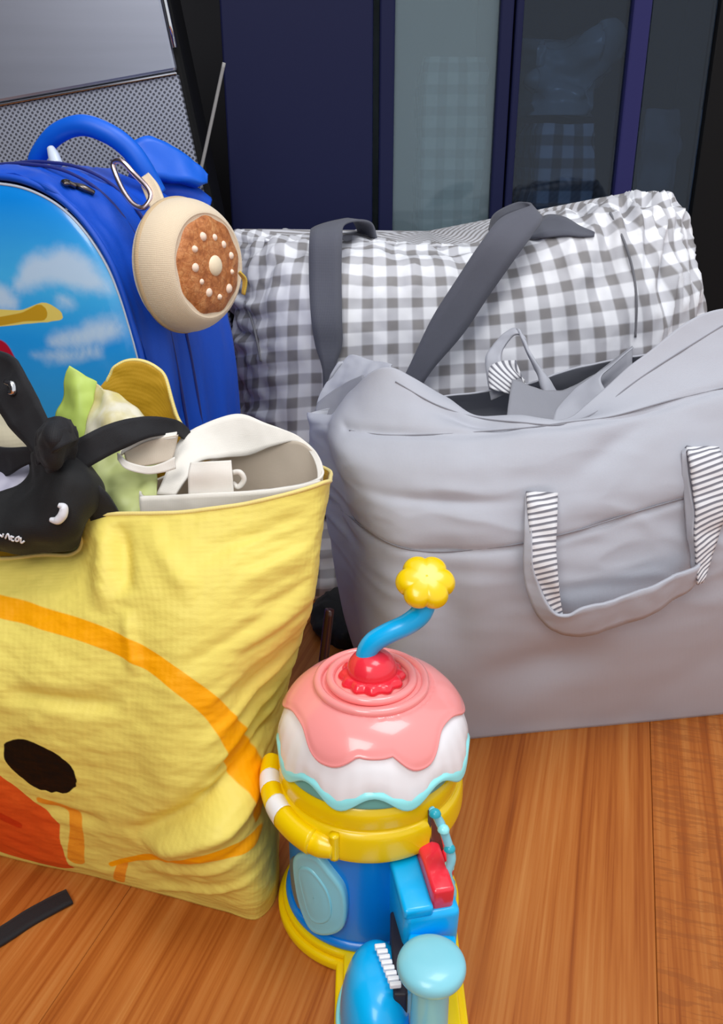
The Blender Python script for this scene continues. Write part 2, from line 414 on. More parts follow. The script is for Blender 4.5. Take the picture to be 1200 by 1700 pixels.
o = new_mesh('grille_panel', bmv+bmb, [(0, 1, 3, 2), (4, 5, 7, 6), (0, 1, 5, 4), (2, 3, 7, 6), (0, 2, 6, 4), (1, 3, 7, 5)], GRI, case, smooth=False,
             uv=[(0, 0), (pw, 0), (0, ph), (pw, ph)]*2)
rbox('divider', (W_-0.02, 0.006, 0.003), CHROME, case, MC @ Matrix.Translation((-W_/2, -0.006, zs)), 0.001, 1)
tube('edge_trim', [tuple(MC @ Vector((-0.006, -0.004, z))) for z in (zs+0.03, zs+0.2, Hh-0.03)], 0.0035, CHROME, case, 12, 8)
wl = min((MC @ Vector((-W_, 0, Hh))).x, -1.0) - 0.012
wall('wall_left', [(wl, -1.6, -0.03), (wl, 1.9, -0.03), (wl, 1.9, 2.5), (wl, -1.6, 2.5), (wl-0.06, -1.6, -0.03), (wl-0.06, 1.9, -0.03), (wl-0.06, 1.9, 2.5), (wl-0.06, -1.6, 2.5)])

# pale thin stick in the gap
CORDM = plastic('pale_stick', srgb(150, 148, 146), 0.5)
co = tube('stick', [at(372, 104, 1.286), at(335, 275, 1.284), at(282, 510, 1.282), atz(193, 912, .0022)], 0.0024, CORDM, None, 60, 8)
tag(co, 'thin pale stick leaning in the dark gap beside the navy cabinet', 'stick')

# ------------------------------------------------------------------ checked duffel bag
GING = checks('grey_gingham', .0315, srgb(244, 245, 250), srgb(200, 200, 206), srgb(142, 139, 140), .6)
GREYWEB = fabric('slate_webbing', srgb(92, 94, 106), 0.8, 2200, 0.4)
duf = thing('duffel_bag', 'large grey and white gingham duffel bag with slate webbing handles', 'bag', (0.02, 1.2, 0))
# columns run: left end back, left end, front ..., right end, right end back, back
def top(px, py, Y): return at(px, py, Y)
FY = 1.11
g = [  # rows from the floor up
 [atz(405, 955), atz(388, 985), atz(450, 1000), atz(620, 990), atz(800, 975), atz(980, 965), atz(1110, 950), atz(1165, 925), V3(.42, 1.32, 0), V3(.15, 1.345, 0), V3(-.05, 1.33, 0), V3(-.15, 1.26, 0)],
 [at(392, 800, 1.21), at(392, 810, 1.17), at(455, 815, 1.085), at(620, 810, 1.07), at(800, 800, 1.07), at(990, 790, 1.075), at(1130, 770, 1.10), at(1175, 740, 1.19), V3(.43, 1.33, .14), V3(.15, 1.36, .14), V3(-.05, 1.35, .14), V3(-.155, 1.26, .14)],
 [at(394, 600, 1.22), at(398, 610, 1.18), at(462, 600, 1.08), at(620, 590, 1.055), at(800, 580, 1.06), at(990, 560, 1.06), at(1120, 540, 1.09), at(1162, 520, 1.18), V3(.42, 1.34, .30), V3(.15, 1.365, .30), V3(-.05, 1.355, .30), V3(-.155, 1.27, .30)],
 [at(392, 470, 1.235), at(398, 470, 1.20), at(470, 455, 1.10), at(620, 455, 1.08), at(790, 450, 1.085), at(960, 420, 1.085), at(1090, 400, 1.11), at(1152, 395, 1.20), V3(.40, 1.34, .43), V3(.15, 1.36, .40), V3(-.05, 1.35, .40), V3(-.155, 1.28, .40)],
 [at(392, 402, 1.25), at(402, 400, 1.22), at(480, 402, 1.16), at(620, 405, 1.14), at(770, 410, 1.14), at(930, 365, 1.14), at(1060, 340, 1.15), at(1130, 343, 1.22), V3(.38, 1.32, .475), V3(.15, 1.34, .455), V3(-.06, 1.34, .445), V3(-.17, 1.31, .445)],
 [at(398, 394, 1.255), at(410, 390, 1.25), at(490, 390, 1.22), at(620, 396, 1.21), at(770, 404, 1.21), at(925, 345, 1.21), at(1050, 322, 1.22), at(1110, 325, 1.24), V3(.36, 1.29, .485), V3(.15, 1.27, .46), V3(-.04, 1.27, .45), V3(-.15, 1.28, .45)],
]
V = surf(g, 150, 330, True)
N = normals(V, True)
P = V
w = nz(P, (7, 7, 5), 1)*0.012 + nz(P, (26, 26, 16), 2)*0.004
# gathers running down from the top seam and across the right-hand end
cre = nz(P, (45, 45, 7), 3, 2); right = np.clip((P[..., 0]-0.22)/0.12, 0, 1)
w += right*(np.abs(nz(P*V3(1, 1, 1)+V3(0, 0, 0), (34, 12, 9), 5, 2))-0.12)*-0.028*np.clip((P[..., 2]-0.30)/0.12, 0, 1)
left = np.clip((-0.08-P[..., 0])/0.08, 0, 1)
w += left*np.abs(nz(P, (10, 12, 30), 6, 2))*0.022
w += cre*0.004*np.clip((P[..., 2]-0.36)/0.1, 0, 1)
w *= np.clip(P[..., 2]/0.03, 0, 1)
cent = V.mean((0, 1)); sg = np.sign((N*(V-cent)).sum(-1).mean())
V = V + N*(w*sg)[..., None]
V[0, :, 2] = 0.0; V[..., 2] = np.maximum(V[..., 2], 0.0)
uvd = arc_uv(V)
sheet('body', V, GING, duf, True, cap_bottom=True, cap_top=True)
def nearest(V, px, py):                  # the point of the surface V seen at a spot of the photograph
    nr, nc = V.shape[:2]; f = V.reshape(-1, 3); q = project(f); d2 = ((q-[px, py])**2).sum(1)
    c = np.argsort(d2)[:40]; c = c[d2[c] < max(d2[c[0]]*2, 60)]; k = int(c[np.argmin(f[c, 1])]); i, j = divmod(k, nc)
    i0, i1 = max(i-1, 0), min(i+1, nr-1); e = (V[i, (j+1) % nc]-V[i, j-1])/2; g = (V[i1, j]-V[i0, j])/max(1, i1-i0)
    p = V[i, j]; h = 1e-3; Q = project(np.stack([p, p+e*h, p+g*h])); J = np.stack([(Q[1]-Q[0])/h, (Q[2]-Q[0])/h], 1)
    try: ab = np.clip(np.linalg.solve(J, np.array([px, py])-Q[0]), -1.2, 1.2)
    except np.linalg.LinAlgError: return p
    return p + e*ab[0] + g*(ab[1] if 0 < i < nr-1 else 0)
DV_ = V.copy()
off = lambda p, d=0.006: p + V3(0, -d, d*0.3)
def ed(V, L, R, d=0.006): return (off(nearest(V, *L), d), off(nearest(V, *R), d))
# near handle, left leg
ribbon('handle', [(at(625, 396, 1.20), at(598, 392, 1.24)), (at(617, 372, 1.19), at(585, 366, 1.23)), (at(596, 366, 1.16), at(562, 366, 1.2)),
                  (at(572, 372, 1.12), at(522, 378, 1.13)), (at(568, 395, 1.085), at(514, 395, 1.09)), ed(V, (567, 460), (514, 460)), ed(V, (568, 530), (517, 530)), ed(V, (568, 575), (524, 575)),
                  ed(V, (556, 620), (536, 620)), ed(V, (562, 700), (534, 700)), ed(V, (570, 780), (534, 780)), ed(V, (572, 860), (536, 860))], GREYWEB, duf, 90, 0.003)
ribbon('handle', [(at(818, 395, 1.19), at(812, 380, 1.22)), (at(835, 362, 1.17), at(822, 355, 1.2)), (at(872, 350, 1.13), at(862, 336, 1.16)), (at(900, 362, 1.085), at(880, 342, 1.10)),
                  (at(884, 390, 1.058), at(832, 362, 1.065)), (at(858, 425, 1.042), at(800, 400, 1.042)), (at(812, 490, 1.036), at(757, 465, 1.036)), (at(768, 555, 1.034), at(716, 530, 1.034)), (at(716, 616, 1.033), at(680, 606, 1.033)),
                  (at(690, 660, 1.037), at(655, 655, 1.037)), ed(V, (662, 720), (622, 712)), ed(V, (640, 790), (598, 784)), ed(V, (630, 860), (588, 856))], GREYWEB, duf, 90, 0.003)
ribbon('handle_end', [ed(V, (875, 395), (880, 372), 0.004), ed(V, (905, 392), (905, 352), 0.005), ed(V, (935, 391), (930, 358), 0.005), ed(V, (962, 391), (960, 372), 0.004), ed(V, (985, 393), (985, 384), 0.003)], GREYWEB, duf, 40, 0.002)
EDGE = fabric('edge_binding', srgb(120, 120, 126), 0.8)
tube('end_seam', [off(nearest(V, *p), 0.001) for p in ((1010, 350), (1035, 400), (1050, 450), (1056, 500), (1054, 560))], 0.0016, EDGE, duf, 40, 6)
tube('end_seam', [off(nearest(V, *p), 0.001) for p in ((402, 500), (420, 545), (432, 600))], 0.0016, EDGE, duf, 30, 6)
zf = [(440, 401), (500, 403), (620, 406), (700, 410), (770, 414), (850, 395), (905, 368)]
ribbon('zip_flap', [(at(x, y, 1.175), at(x*.985+10, y-15, 1.30)) for x, y in zf],
       checks('flap_gingham', .0315, srgb(244, 245, 250), srgb(200, 200, 206), srgb(142, 139, 140), .6), duf, 80, .004, 8, .007, 5)

# ------------------------------------------------------------------ grey tote bag
GREY = fabric('grey_nylon', srgb(182, 184, 194), 0.62, 1600, 0.12, 0.06)
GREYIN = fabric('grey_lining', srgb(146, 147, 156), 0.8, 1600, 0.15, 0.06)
THREAD = NT('grey_thread').set(Base_Color=srgb(142, 142, 150), Roughness=0.9).m
gt = thing('tote_bag', 'big plain grey nylon tote bag with a sagging top and a striped strap loop', 'bag', (0.2, 0.85, 0))
gr = [
 [atz(612, 1092), atz(627, 1165), atz(655, 1238), atz(770, 1227), atz(900, 1214), atz(1040, 1201), atz(1200, 1185), atz(1340, 1171), atz(1470, 1140), V3(.52, 1.01, 0), V3(.30, 1.02, 0), V3(.12, 1.0, 0)],
 [at(580, 1000, .95), at(600, 1050, .84), at(648, 1080, .748), at(770, 1060, .735), at(900, 1045, .74), at(1040, 1030, .75), at(1200, 1005, .77), at(1345, 995, .80), at(1490, 970, .87), V3(.54, 1.02, .11), V3(.30, 1.035, .11), V3(.12, 1.01, .11)],
 [at(558, 890, .95), at(578, 900, .85), at(640, 905, .752), at(770, 913, .735), at(900, 900, .738), at(1040, 860, .755), at(1200, 808, .78), at(1345, 795, .81), at(1490, 780, .88), V3(.55, 1.02, .22), V3(.30, 1.03, .22), V3(.12, 1.01, .22)],
 [at(531, 745, .95), at(546, 748, .86), at(590, 780, .785), at(730, 800, .755), at(890, 795, .76), at(1030, 765, .775), at(1200, 720, .80), at(1340, 700, .83), at(1490, 690, .89), V3(.55, 1.01, .30), V3(.30, 1.02, .29), V3(.12, 1.0, .29)],
 [at(528, 700, .95), at(545, 705, .88), at(575, 712, .825), at(720, 718, .79), at(880, 706, .79), at(1010, 688, .80), at(1200, 640, .83), at(1330, 610, .86), at(1480, 600, .90), V3(.54, 1.0, .36), V3(.30, 1.0, .325), V3(.12, .985, .32)],
 [at(534, 680, .955), at(552, 690, .915), at(585, 650, .87), at(650, 609, .845), at(790, 668, .835), at(930, 690, .825), at(1060, 596, .855), at(1195, 512, .88), at(1420, 520, .91), V3(.52, .975, .41), at(1015, 598, .955), at(850, 640, .955)],
]
V = surf(gr, 190, 380, True); N = normals(V, True); P = V; cent = V.mean((0, 1)); sg = np.sign((N*(V-cent)).sum(-1).mean())
up_ = np.clip((P[..., 2]-.12)/.2, 0.15, 1)
w = nz(P, (5, 5, 5), 11)*0.007 + nz(P, (14, 14, 16), 12)*0.0022*up_
fold = np.abs(nz(P*V3(1, 1, 1) + V3(0, 0, 0), (9, 6, 30), 13, 2))
w += (0.12-fold)*0.006*np.exp(-((P[..., 2]-0.25)/0.07)**2)
def dent(w, P, px, py, Y, sx, sz, depth, ang=0):
    c = at(px, py, Y); dx, dz = P[..., 0]-c[0], P[..., 2]-c[2]; ca, sa = math.cos(ang), math.sin(ang)
    a, b = dx*ca+dz*sa, -dx*sa+dz*ca
    return w - depth*np.exp(-(a/sx)**2-(b/sz)**2)*(P[..., 1] < 0.93)
w = dent(w, P, 790, 690, .80, .030, .006, .012, -0.15)
w = dent(w, P, 740, 672, .82, .05, .02, .007, -0.3)
w = dent(w, P, 740, 830, .75, .06, .006, .005, 0.0)
w = dent(w, P, 900, 1110, .75, .06, .03, .012, 0.2)
w = dent(w, P, 740, 1000, .74, .02, .06, .006, 0.3)
w = dent(w, P, 1040, 730, .78, .05, .012, .006, 0.5)
for pts, dp in ((((575, 712), (720, 718), (880, 706), (1010, 688), (1200, 640)), .003), (((578, 860), (640, 905), (770, 913), (900, 900), (1040, 860), (1200, 808)), .003)):
    q = np.array([nearest(V, *p) for p in pts]); q = cr(q, 120)
    d2 = np.min(((P[:, :, None, ::2]-q[None, None, :, ::2])**2).sum(-1), -1); w -= dp*np.exp(-d2/(0.004**2))*(P[..., 1] < 0.93)
w *= np.clip(P[..., 2]/0.02, 0, 1)
V = V + N*(w*sg)[..., None]; V[0, :, 2] = 0; V[..., 2] = np.maximum(V[..., 2], 0)
GV = V
sheet('body', V, GREY, gt, True, thick=0.002, cap_bottom=True)
GF = lambda px, py, d=0.0015: off(nearest(GV, px, py), d)
tube('seam', [GF(*p) for p in ((578, 713), (640, 717), (720, 718), (800, 714), (880, 706), (940, 700), (1010, 688), (1110, 660), (1200, 640))], 0.0007, THREAD, gt, 90, 6)
tube('seam', [GF(*p) for p in ((560, 845), (600, 875), (650, 905), (705, 915), (770, 913), (860, 906), (960, 880), (1040, 858), (1120, 832), (1200, 808))], 0.0007, THREAD, gt, 90, 6)
tube('rim_hem', [GF(*p) for p in ((655, 632), (720, 668), (790, 690), (860, 700), (930, 703), (985, 680), (1030, 645), (1080, 612), (1140, 575), (1200, 540))], 0.0007, THREAD, gt, 90, 6)
# inner layers seen in the dip
def quad(name, pts, m, parent, nr=24, nc=30, thick=0.0015, wob=0.003, seed=3):
    Vq = surf(pts, nr, nc); Vq = Vq + normals(Vq)*(nz(Vq, (22, 22, 22), seed)*wob)[..., None]
    return sheet(name, Vq, m, parent, thick=thick)
quad('lining', [[at(840, 700, .86), at(900, 720, .86), at(980, 720, .87), at(1060, 680, .89)], [at(845, 660, .90), at(900, 680, .89), at(960, 672, .90), at(1050, 610, .92)],
                [at(850, 630, .94), at(905, 648, .935), at(955, 640, .94), at(1050, 575, .94)]], GREYIN, gt)
quad('inner_flap', [[at(915, 705, .872), at(960, 690, .872), at(1005, 650, .88)], [at(930, 668, .90), at(965, 650, .90), at(1000, 622, .90)], [at(985, 625, .915), at(1010, 605, .915), at(1050, 575, .91)]], GREY, gt, 20, 20)
quad('side_ear', [[at(530, 725, .962), at(570, 700, .955), at(610, 665, .935), at(655, 632, .92)], [at(526, 692, .97), at(556, 650, .972), at(602, 628, .955), at(650, 616, .935)],
                  [at(534, 655, .98), at(560, 612, .985), at(602, 606, .968), at(648, 606, .945)], [at(552, 622, .985), at(578, 590, .99), at(612, 595, .975), at(650, 602, .95)]], GREY, gt, 40, 40, 0.0015, 0.006, 8)
quad('side_shade_strip', [[at(526, 706, .958), at(565, 690, .945), at(608, 650, .925)], [at(523, 684, .964), at(562, 662, .958), at(604, 630, .94)], [at(528, 668, .970), at(566, 640, .966), at(602, 622, .95)]], GREYIN, gt, 20, 24, 0.0015, 0.002, 9)  # added strip whose darker grey stands for shade in the fold
# striped webbing
def striped():
    t = NT('striped_webbing'); uv = t.coord('UV'); m = t.mapping(uv, (1, 1, 1), rot=(0, 0, 0.35)); s = t.n('ShaderNodeSeparateXYZ'); t.l(m, s.inputs[0])
    f = t.math('FRACT', t.math('MULTIPLY', s.outputs[1], 190)); c = t.mix(t.step(t.math('SUBTRACT', f, 0.42), 0.12), srgb(232, 232, 236), srgb(120, 120, 130))
    t.set(Base_Color=c, Roughness=0.75); return t.m
STR = striped()
SF = lambda px, py, d: off(nearest(GV, px, py), d)
st = ribbon('strap_lining', [(SF(872, 815, .004), SF(922, 815, .006)), (SF(872, 840, .010), SF(920, 845, .012)), (SF(876, 900, .014), SF(915, 905, .018)), (SF(880, 960, .018), SF(918, 960, .022)), (SF(905, 1012, .022), SF(925, 1012, .022))], STR, gt, 60, 0.003, 7, 0.004)
st2 = ribbon('strap_lining', [(SF(1135, 738, .004), SF(1188, 738, .006)), (SF(1136, 760, .012), SF(1192, 762, .012)), (SF(1141, 830, .017), SF(1194, 830, .016)), (SF(1142, 890, .02), SF(1180, 880, .018)), (SF(1142, 962, .022), SF(1150, 958, .022))], STR, gt, 60, 0.003, 7, 0.003)
ribbon('strap', [(SF(871, 818, .002), SF(876, 816, .003)), (SF(867, 880, .008), SF(878, 880, .012)), (SF(868, 950, .013), SF(884, 952, .02)), (SF(872, 985, .016), SF(905, 1000, .026)), (SF(895, 1025, .017), SF(930, 1008, .028)),
                 (SF(945, 1047, .018), SF(955, 1000, .028)), (SF(1010, 1034, .018), SF(1010, 985, .028)), (SF(1080, 1005, .017), SF(1075, 958, .026)), (SF(1138, 968, .014), SF(1139, 935, .023)), (SF(1140, 930, .010), SF(1144, 915, .018)),
                 (SF(1136, 850, .006), SF(1142, 850, .015)), (SF(1130, 745, .002), SF(1136, 742, .004))], GREY, gt, 120, 0.003, 7, 0.003)
# back handle curling over the rim
ribbon('back_handle', [(at(815, 665, .95), at(850, 650, .95)), (at(806, 600, .975), at(830, 590, .97)), (at(825, 565, .985), at(850, 560, .98)), (at(855, 545, .985), at(868, 560, .975)),
                       (at(868, 560, .97), at(885, 600, .96)), (at(890, 600, .95), at(905, 650, .94)), (at(930, 665, .94), at(905, 690, .92))], GREY, gt, 70, 0.003, 6, 0.004)
ribbon('strap_lining', [(at(812, 645, .940), at(845, 655, .935)), (at(812, 612, .955), at(855, 632, .945)), (at(832, 600, .96), at(868, 628, .945)), (at(856, 598, .955), at(872, 640, .94))], STR, gt, 40, 0.002, 6, 0.002)

# ------------------------------------------------------------------ yellow tote bag
yt = thing('tote_bag', 'yellow tote bag printed with a black oval eye and orange lines', 'bag', (-0.22, 0.62, 0))
yr = [
 [atz(-190, 1372), atz(0, 1421), atz(70, 1438), atz(140, 1452), atz(210, 1470), atz(290, 1491), atz(370, 1513), atz(432, 1524), atz(464, 1454), V3(-.10, .70, 0), V3(-.13, .735, 0), V3(-.24, .75, 0), V3(-.30, .755, 0), V3(-.40, .76, 0), V3(-.46, .70, 0)],
 [at(-190, 1290, .60), at(0, 1320, .575), at(70, 1330, .565), at(140, 1342, .555), at(210, 1360, .545), at(290, 1385, .530), at(370, 1410, .525), at(432, 1415, .545), at(462, 1350, .62), V3(-.10, .70, .09), V3(-.13, .745, .09), V3(-.24, .765, .09), V3(-.30, .765, .09), V3(-.40, .77, .09), V3(-.46, .70, .09)],
 [at(-190, 1130, .60), at(0, 1160, .575), at(70, 1165, .565), at(140, 1175, .555), at(215, 1185, .548), at(300, 1190, .54), at(385, 1195, .555), at(450, 1195, .605), at(480, 1160, .665), V3(-.075, .70, .18), V3(-.11, .75, .18), V3(-.24, .77, .18), V3(-.30, .77, .18), V3(-.40, .775, .18), V3(-.46, .70, .18)],
 [at(-190, 1000, .625), at(0, 1030, .605), at(70, 1030, .595), at(140, 1010, .59), at(215, 1000, .582), at(310, 1000, .575), at(415, 1000, .583), at(518, 1000, .61), at(526, 985, .66), V3(-.055, .71, .26), V3(-.10, .755, .26), V3(-.24, .775, .26), V3(-.30, .775, .26), V3(-.40, .78, .26), V3(-.46, .71, .26)],
 [at(-190, 935, .655), at(0, 926, .648), at(70, 922, .645), at(126, 914, .64), at(146, 857, .635), at(300, 849, .622), at(425, 832, .625), at(538, 803, .645), at(549, 795, .69), V3(-.045, .735, .335), at(318, 722, .755), at(264, 614, .775), at(188, 612, .775), at(128, 735, .77), at(-190, 770, .72)],
]
V = surf(yr, 200, 420, True); N = normals(V, True); P = V; cent = V.mean((0, 1)); sg = np.sign((N*(V-cent)).sum(-1).mean())
xy = project(P); PX, PY = xy[..., 0], xy[..., 1]; front = P[..., 1] < 0.68
w = nz(P, (6, 6, 6), 21)*0.007
# woven plastic creases fan out from the pinched lower right edge
def crease(w, P, a, b, Ya, Yb, wid, depth):
    A, B = at(a[0], a[1], Ya)[[0, 2]], at(b[0], b[1], Yb)[[0, 2]]; Q = P[..., ::2]; ab = B-A
    t = np.clip(((Q-A)@ab)/(ab@ab), -0.1, 1.1); pr = A + t[..., None]*ab; d2 = ((Q-pr)**2).sum(-1)
    return w + depth*np.exp(-d2/wid**2)*np.clip(np.sin(np.clip(t, 0, 1)*math.pi)*1.4, 0, 1)*(P[..., 1] < 0.70)
rng = random.Random(5)
for i in range(26):
    y0 = 880 + i*19 + rng.uniform(-8, 8); L = rng.uniform(110, 260); sl = 0.28+0.018*i*(1 if i < 16 else 0.6)
    x1 = 525 - max(0, (y0-1050))*0.28
    w = crease(w, P, (x1-L, y0+L*sl), (x1, y0), .575, .59, 0.0035+rng.random()*0.003, rng.choice([-1, 1])*rng.uniform(.0018, .004))
w = crease(w, P, (215, 1395), (440, 1205), .545, .580, .010, -.016)
w = crease(w, P, (235, 1412), (420, 1310), .540, .55, .016, .010)
w = crease(w, P, (190, 870), (212, 985), .62, .59, .008, -.008)
w = crease(w, P, (165, 870), (170, 1010), .62, .59, .010, .006)
w = crease(w, P, (238, 870), (330, 990), .62, .58, .008, .004)
w = crease(w, P, (0, 1150), (215, 1160), .575, .56, .007, -.006)
w = crease(w, P, (210, 1010), (225, 1120), .58, .56, .006, .004)
w = crease(w, P, (60, 1340), (180, 1375), .57, .55, .007, -.004)
w = crease(w, P, (330, 1290), (440, 1260), .545, .56, .006, .004)
w += nz(P, (40, 40, 90), 23, 3)*0.0011
w *= np.clip(P[..., 2]/0.02, 0, 1)
V = V + N*(w*sg)[..., None]; V[0, :, 2] = 0; V[..., 2] = np.maximum(V[..., 2], 0)
YV = P
def poly3(pts): return np.array([nearest(YV, *p) for p in pts])
Fp = P.reshape(-1, 3)[:, ::2]; isf = (P.reshape(-1, 3)[:, 1] < 0.70)
def sd_line(pts, half, n=160):           # distance to a printed line whose half width varies along it
    q = cr(poly3(pts)[:, ::2], n); h = np.interp(np.linspace(0, 1, n), np.linspace(0, 1, len(half)), half)*0.00044
    out = np.full(len(Fp), 9.0); best = np.full(len(Fp), 9.0)
    for a_, h_ in zip(q, h):
        d = np.sqrt(((Fp-a_)**2).sum(1))-h_; best = np.minimum(best, d)
    return np.where(isf, best, 9.0)
def sd_poly(pts):
    q = poly3(pts)[:, ::2]; inside = np.zeros(len(Fp), bool); best = np.full(len(Fp), 9.0); k = len(q)
    for i in range(k):
        a_, b_ = q[i], q[(i+1) % k]; ab = b_-a_; t = np.clip(((Fp-a_)@ab)/(ab@ab+1e-12), 0, 1)
        best = np.minimum(best, np.sqrt(((Fp-a_-t[:, None]*ab)**2).sum(1)))
        c = ((a_[1] > Fp[:, 1]) != (b_[1] > Fp[:, 1])); xs = (b_[0]-a_[0])*(Fp[:, 1]-a_[1])/(b_[1]-a_[1]+1e-12)+a_[0]; inside ^= (c & (Fp[:, 0] < xs))
    return np.where(isf, np.where(inside, -best, best), 9.0)
ell = [(62+math.cos(a)*60+math.sin(a)*10, 1273+math.sin(a)*42+math.cos(a)*18) for a in np.linspace(0, 2*math.pi, 40, endpoint=False)]
line1 = np.minimum(sd_line([(-60, 980), (0, 1003), (60, 1021), (140, 1045), (215, 1078), (290, 1125), (350, 1172), (392, 1222), (410, 1262), (424, 1310), (430, 1345)], [13, 15, 15, 16, 17, 17, 17, 16, 15, 12, 9]),
                   sd_line([(185, 1436), (240, 1430), (320, 1420), (375, 1408), (418, 1390)], [6, 9, 11, 13, 12]))
line2 = np.minimum(sd_line([(198, 1462), (204, 1436)], [12, 10]), sd_line([(60, 1330), (118, 1362), (128, 1424)], [8, 12, 18]))
bill = sd_poly([(-60, 1250), (0, 1297), (30, 1318), (60, 1342), (95, 1372), (100, 1395), (115, 1428), (126, 1443), (100, 1443), (0, 1418), (-80, 1395)])
nost = sd_line([(0, 1362), (26, 1374)], [12, 9])
eye = sd_poly(ell)
def yellow_mat():
    t = NT('yellow_woven_plastic'); uv = t.coord('UV')
    base = t.mix(t.noise(t.coord(), 7, 3), srgb(243, 224, 116), srgb(231, 210, 98))
    h = t.math('LESS_THAN', t.attr('zband'), -0.5)
    c = t.mix(t.step(t.attr('line2')), base, srgb(244, 158, 40))
    c = t.mix(t.step(t.attr('bill')), c, t.mix(t.noise(t.coord(), 18, 2), srgb(238, 104, 34), srgb(214, 66, 20)))
    c = t.mix(t.step(t.attr('nostril')), c, srgb(205, 56, 14))
    c = t.mix(t.step(t.attr('line1')), c, srgb(255, 172, 0))
    c = t.mix(t.step(t.attr('eye')), c, srgb(5, 5, 5))
    t.set(Base_Color=c, Roughness=0.48); t.b.inputs['Specular IOR Level'].default_value = .25
    w1 = t.n('ShaderNodeTexWave', wave_type='BANDS', bands_direction='X'); w1.inputs['Scale'].default_value = 60; t.l(uv, w1.inputs[0])
    w2 = t.n('ShaderNodeTexWave', wave_type='BANDS', bands_direction='Y'); w2.inputs['Scale'].default_value = 60; t.l(uv, w2.inputs[0])
    n = t.noise(t.mapping(t.coord(), (60, 60, 150), rot=(0, 0.35, 0)), 1.0, 4, 0.6)
    t.bump(t.math('ADD', t.math('MULTIPLY', t.math('ADD', w1.outputs[1], w2.outputs[1]), 0.12), n), 0.35, 0.0016)
    return t.m
YEL = yellow_mat()
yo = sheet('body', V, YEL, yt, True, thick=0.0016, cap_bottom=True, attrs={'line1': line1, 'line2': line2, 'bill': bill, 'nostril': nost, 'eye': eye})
yo.data.materials.append(fabric('shaded_yellow_inside', srgb(208, 160, 18), 0.6)); yo.modifiers['thickness'].material_offset = 1; yo.modifiers['thickness'].offset = -1  # inner face: shade inside the tote put into a darker yellow
YHEM = fabric('yellow_hem', srgb(248, 226, 140), 0.6)
tube('rim_hem', [tuple(V[-1, j]) for j in range(0, 420, 3)], 0.0018, YHEM, yt, 420, 6, closed=True)

# ------------------------------------------------------------------ what is inside the yellow tote
# hidden bundle everything inside rests on is left out: each item reaches down into the bag instead
CAN = fabric('cream_canvas', srgb(242, 237, 228), 0.85, 2600, 0.2, 0.06)
ct = thing('canvas_bag', 'cream canvas bag with folded-over rim standing inside the yellow tote', 'bag', (-0.12, 0.68, 0.03))
cr_ = [
 [at(240, 1090, .655), at(330, 1090, .65), at(420, 1080, .65), at(468, 1060, .668), at(458, 1020, .69), V3(-.105, .710, .19), V3(-.13, .725, .19), V3(-.20, .715, .19)],
 [at(234, 930, .652), at(330, 930, .64), at(420, 920, .643), at(498, 900, .664), at(502, 880, .69), V3(-.085, .706, .28), V3(-.12, .725, .28), V3(-.19, .715, .28)],
 [at(234, 823, .652), at(330, 820, .640), at(420, 815, .642), at(528, 797, .665), at(534, 770, .69), at(498, 733, .705), at(430, 745, .715), at(270, 790, .70)],
]
V = surf(cr_, 60, 160, True); V = V + normals(V, True)*(nz(V, (14, 14, 10), 31)*0.003)[..., None]
co_ = sheet('body', V, CAN, ct, True, thick=0.002, cap_bottom=True)
BEIC = fabric('beige_shaded_canvas', srgb(206, 192, 174), .85, 2600, .2)
co_.data.materials.append(BEIC); co_.modifiers['thickness'].offset = -1; co_.modifiers['thickness'].material_offset = 1
ribbon('hem_band', [(at(233, 824, .647)+V3(0, 0, 0), at(234, 862, .647)), (at(285, 822, .642), at(285, 860, .642)), (at(330, 820, .636), at(330, 856, .636)), (at(420, 815, .637), at(420, 850, .637)), (at(490, 806, .645), at(490, 838, .645)), (at(531, 797, .660), at(530, 826, .660))], CAN, ct, 60, 0.0025, 6, 0.0012, 2)
# broad flap arching behind the opening
ribbon('strap', [(at(262, 822, .66), at(292, 824, .655)), (at(280, 775, .675), at(312, 790, .665)), (at(300, 728, .70), at(330, 768, .685)), (at(345, 702, .715), at(370, 760, .70)), (at(396, 687, .72), at(412, 756, .71)), (at(440, 702, .72), at(450, 742, .712)),
                 (at(490, 722, .712), at(494, 733, .708)), (at(520, 745, .70), at(514, 750, .70)), (at(535, 772, .685), at(526, 776, .685)), (at(536, 800, .675), at(528, 802, .675))], CAN, ct, 80, 0.0025, 8, 0.002, 4)
quad('strap', [[at(206, 752, .672), at(245, 732, .676), at(296, 722, .680)], [at(210, 765, .670), at(248, 752, .674), at(292, 742, .678)], [at(220, 775, .668), at(250, 772, .670), at(285, 764, .672)]], BEIC, ct, 20, 24, .002, .002, 12)  # inside of the loop, its shade put into the darker beige
ribbon('strap', [(at(196, 752, .668), at(196, 764, .664)), (at(212, 766, .660), at(210, 779, .657)), (at(245, 774, .655), at(243, 787, .653)), (at(270, 768, .655), at(272, 784, .653)), (at(290, 758, .657), at(292, 778, .655))], CAN, ct, 50, .0025, 6, .001, 13)
ribbon('strap', [(at(200, 757, .672), at(203, 748, .674)), (at(235, 738, .676), at(238, 728, .678)), (at(292, 728, .680), at(294, 718, .684))], CAN, ct, 30, .003, 4, .001, 14)
quad('tag', [[at(316, 768, .648), at(350, 766, .645), at(384, 764, .648)], [at(312, 790, .642), at(348, 790, .640), at(386, 789, .642)], [at(313, 822, .641), at(349, 822, .639), at(388, 818, .640)]], CAN, ct, 20, 20, 0.0012, 0.001)
tube('tag_cord', [at(384, 785, .648), at(398, 784, .645), at(405, 796, .645), at(396, 808, .645), at(386, 802, .646)], 0.0022, CAN, ct, 40, 8)

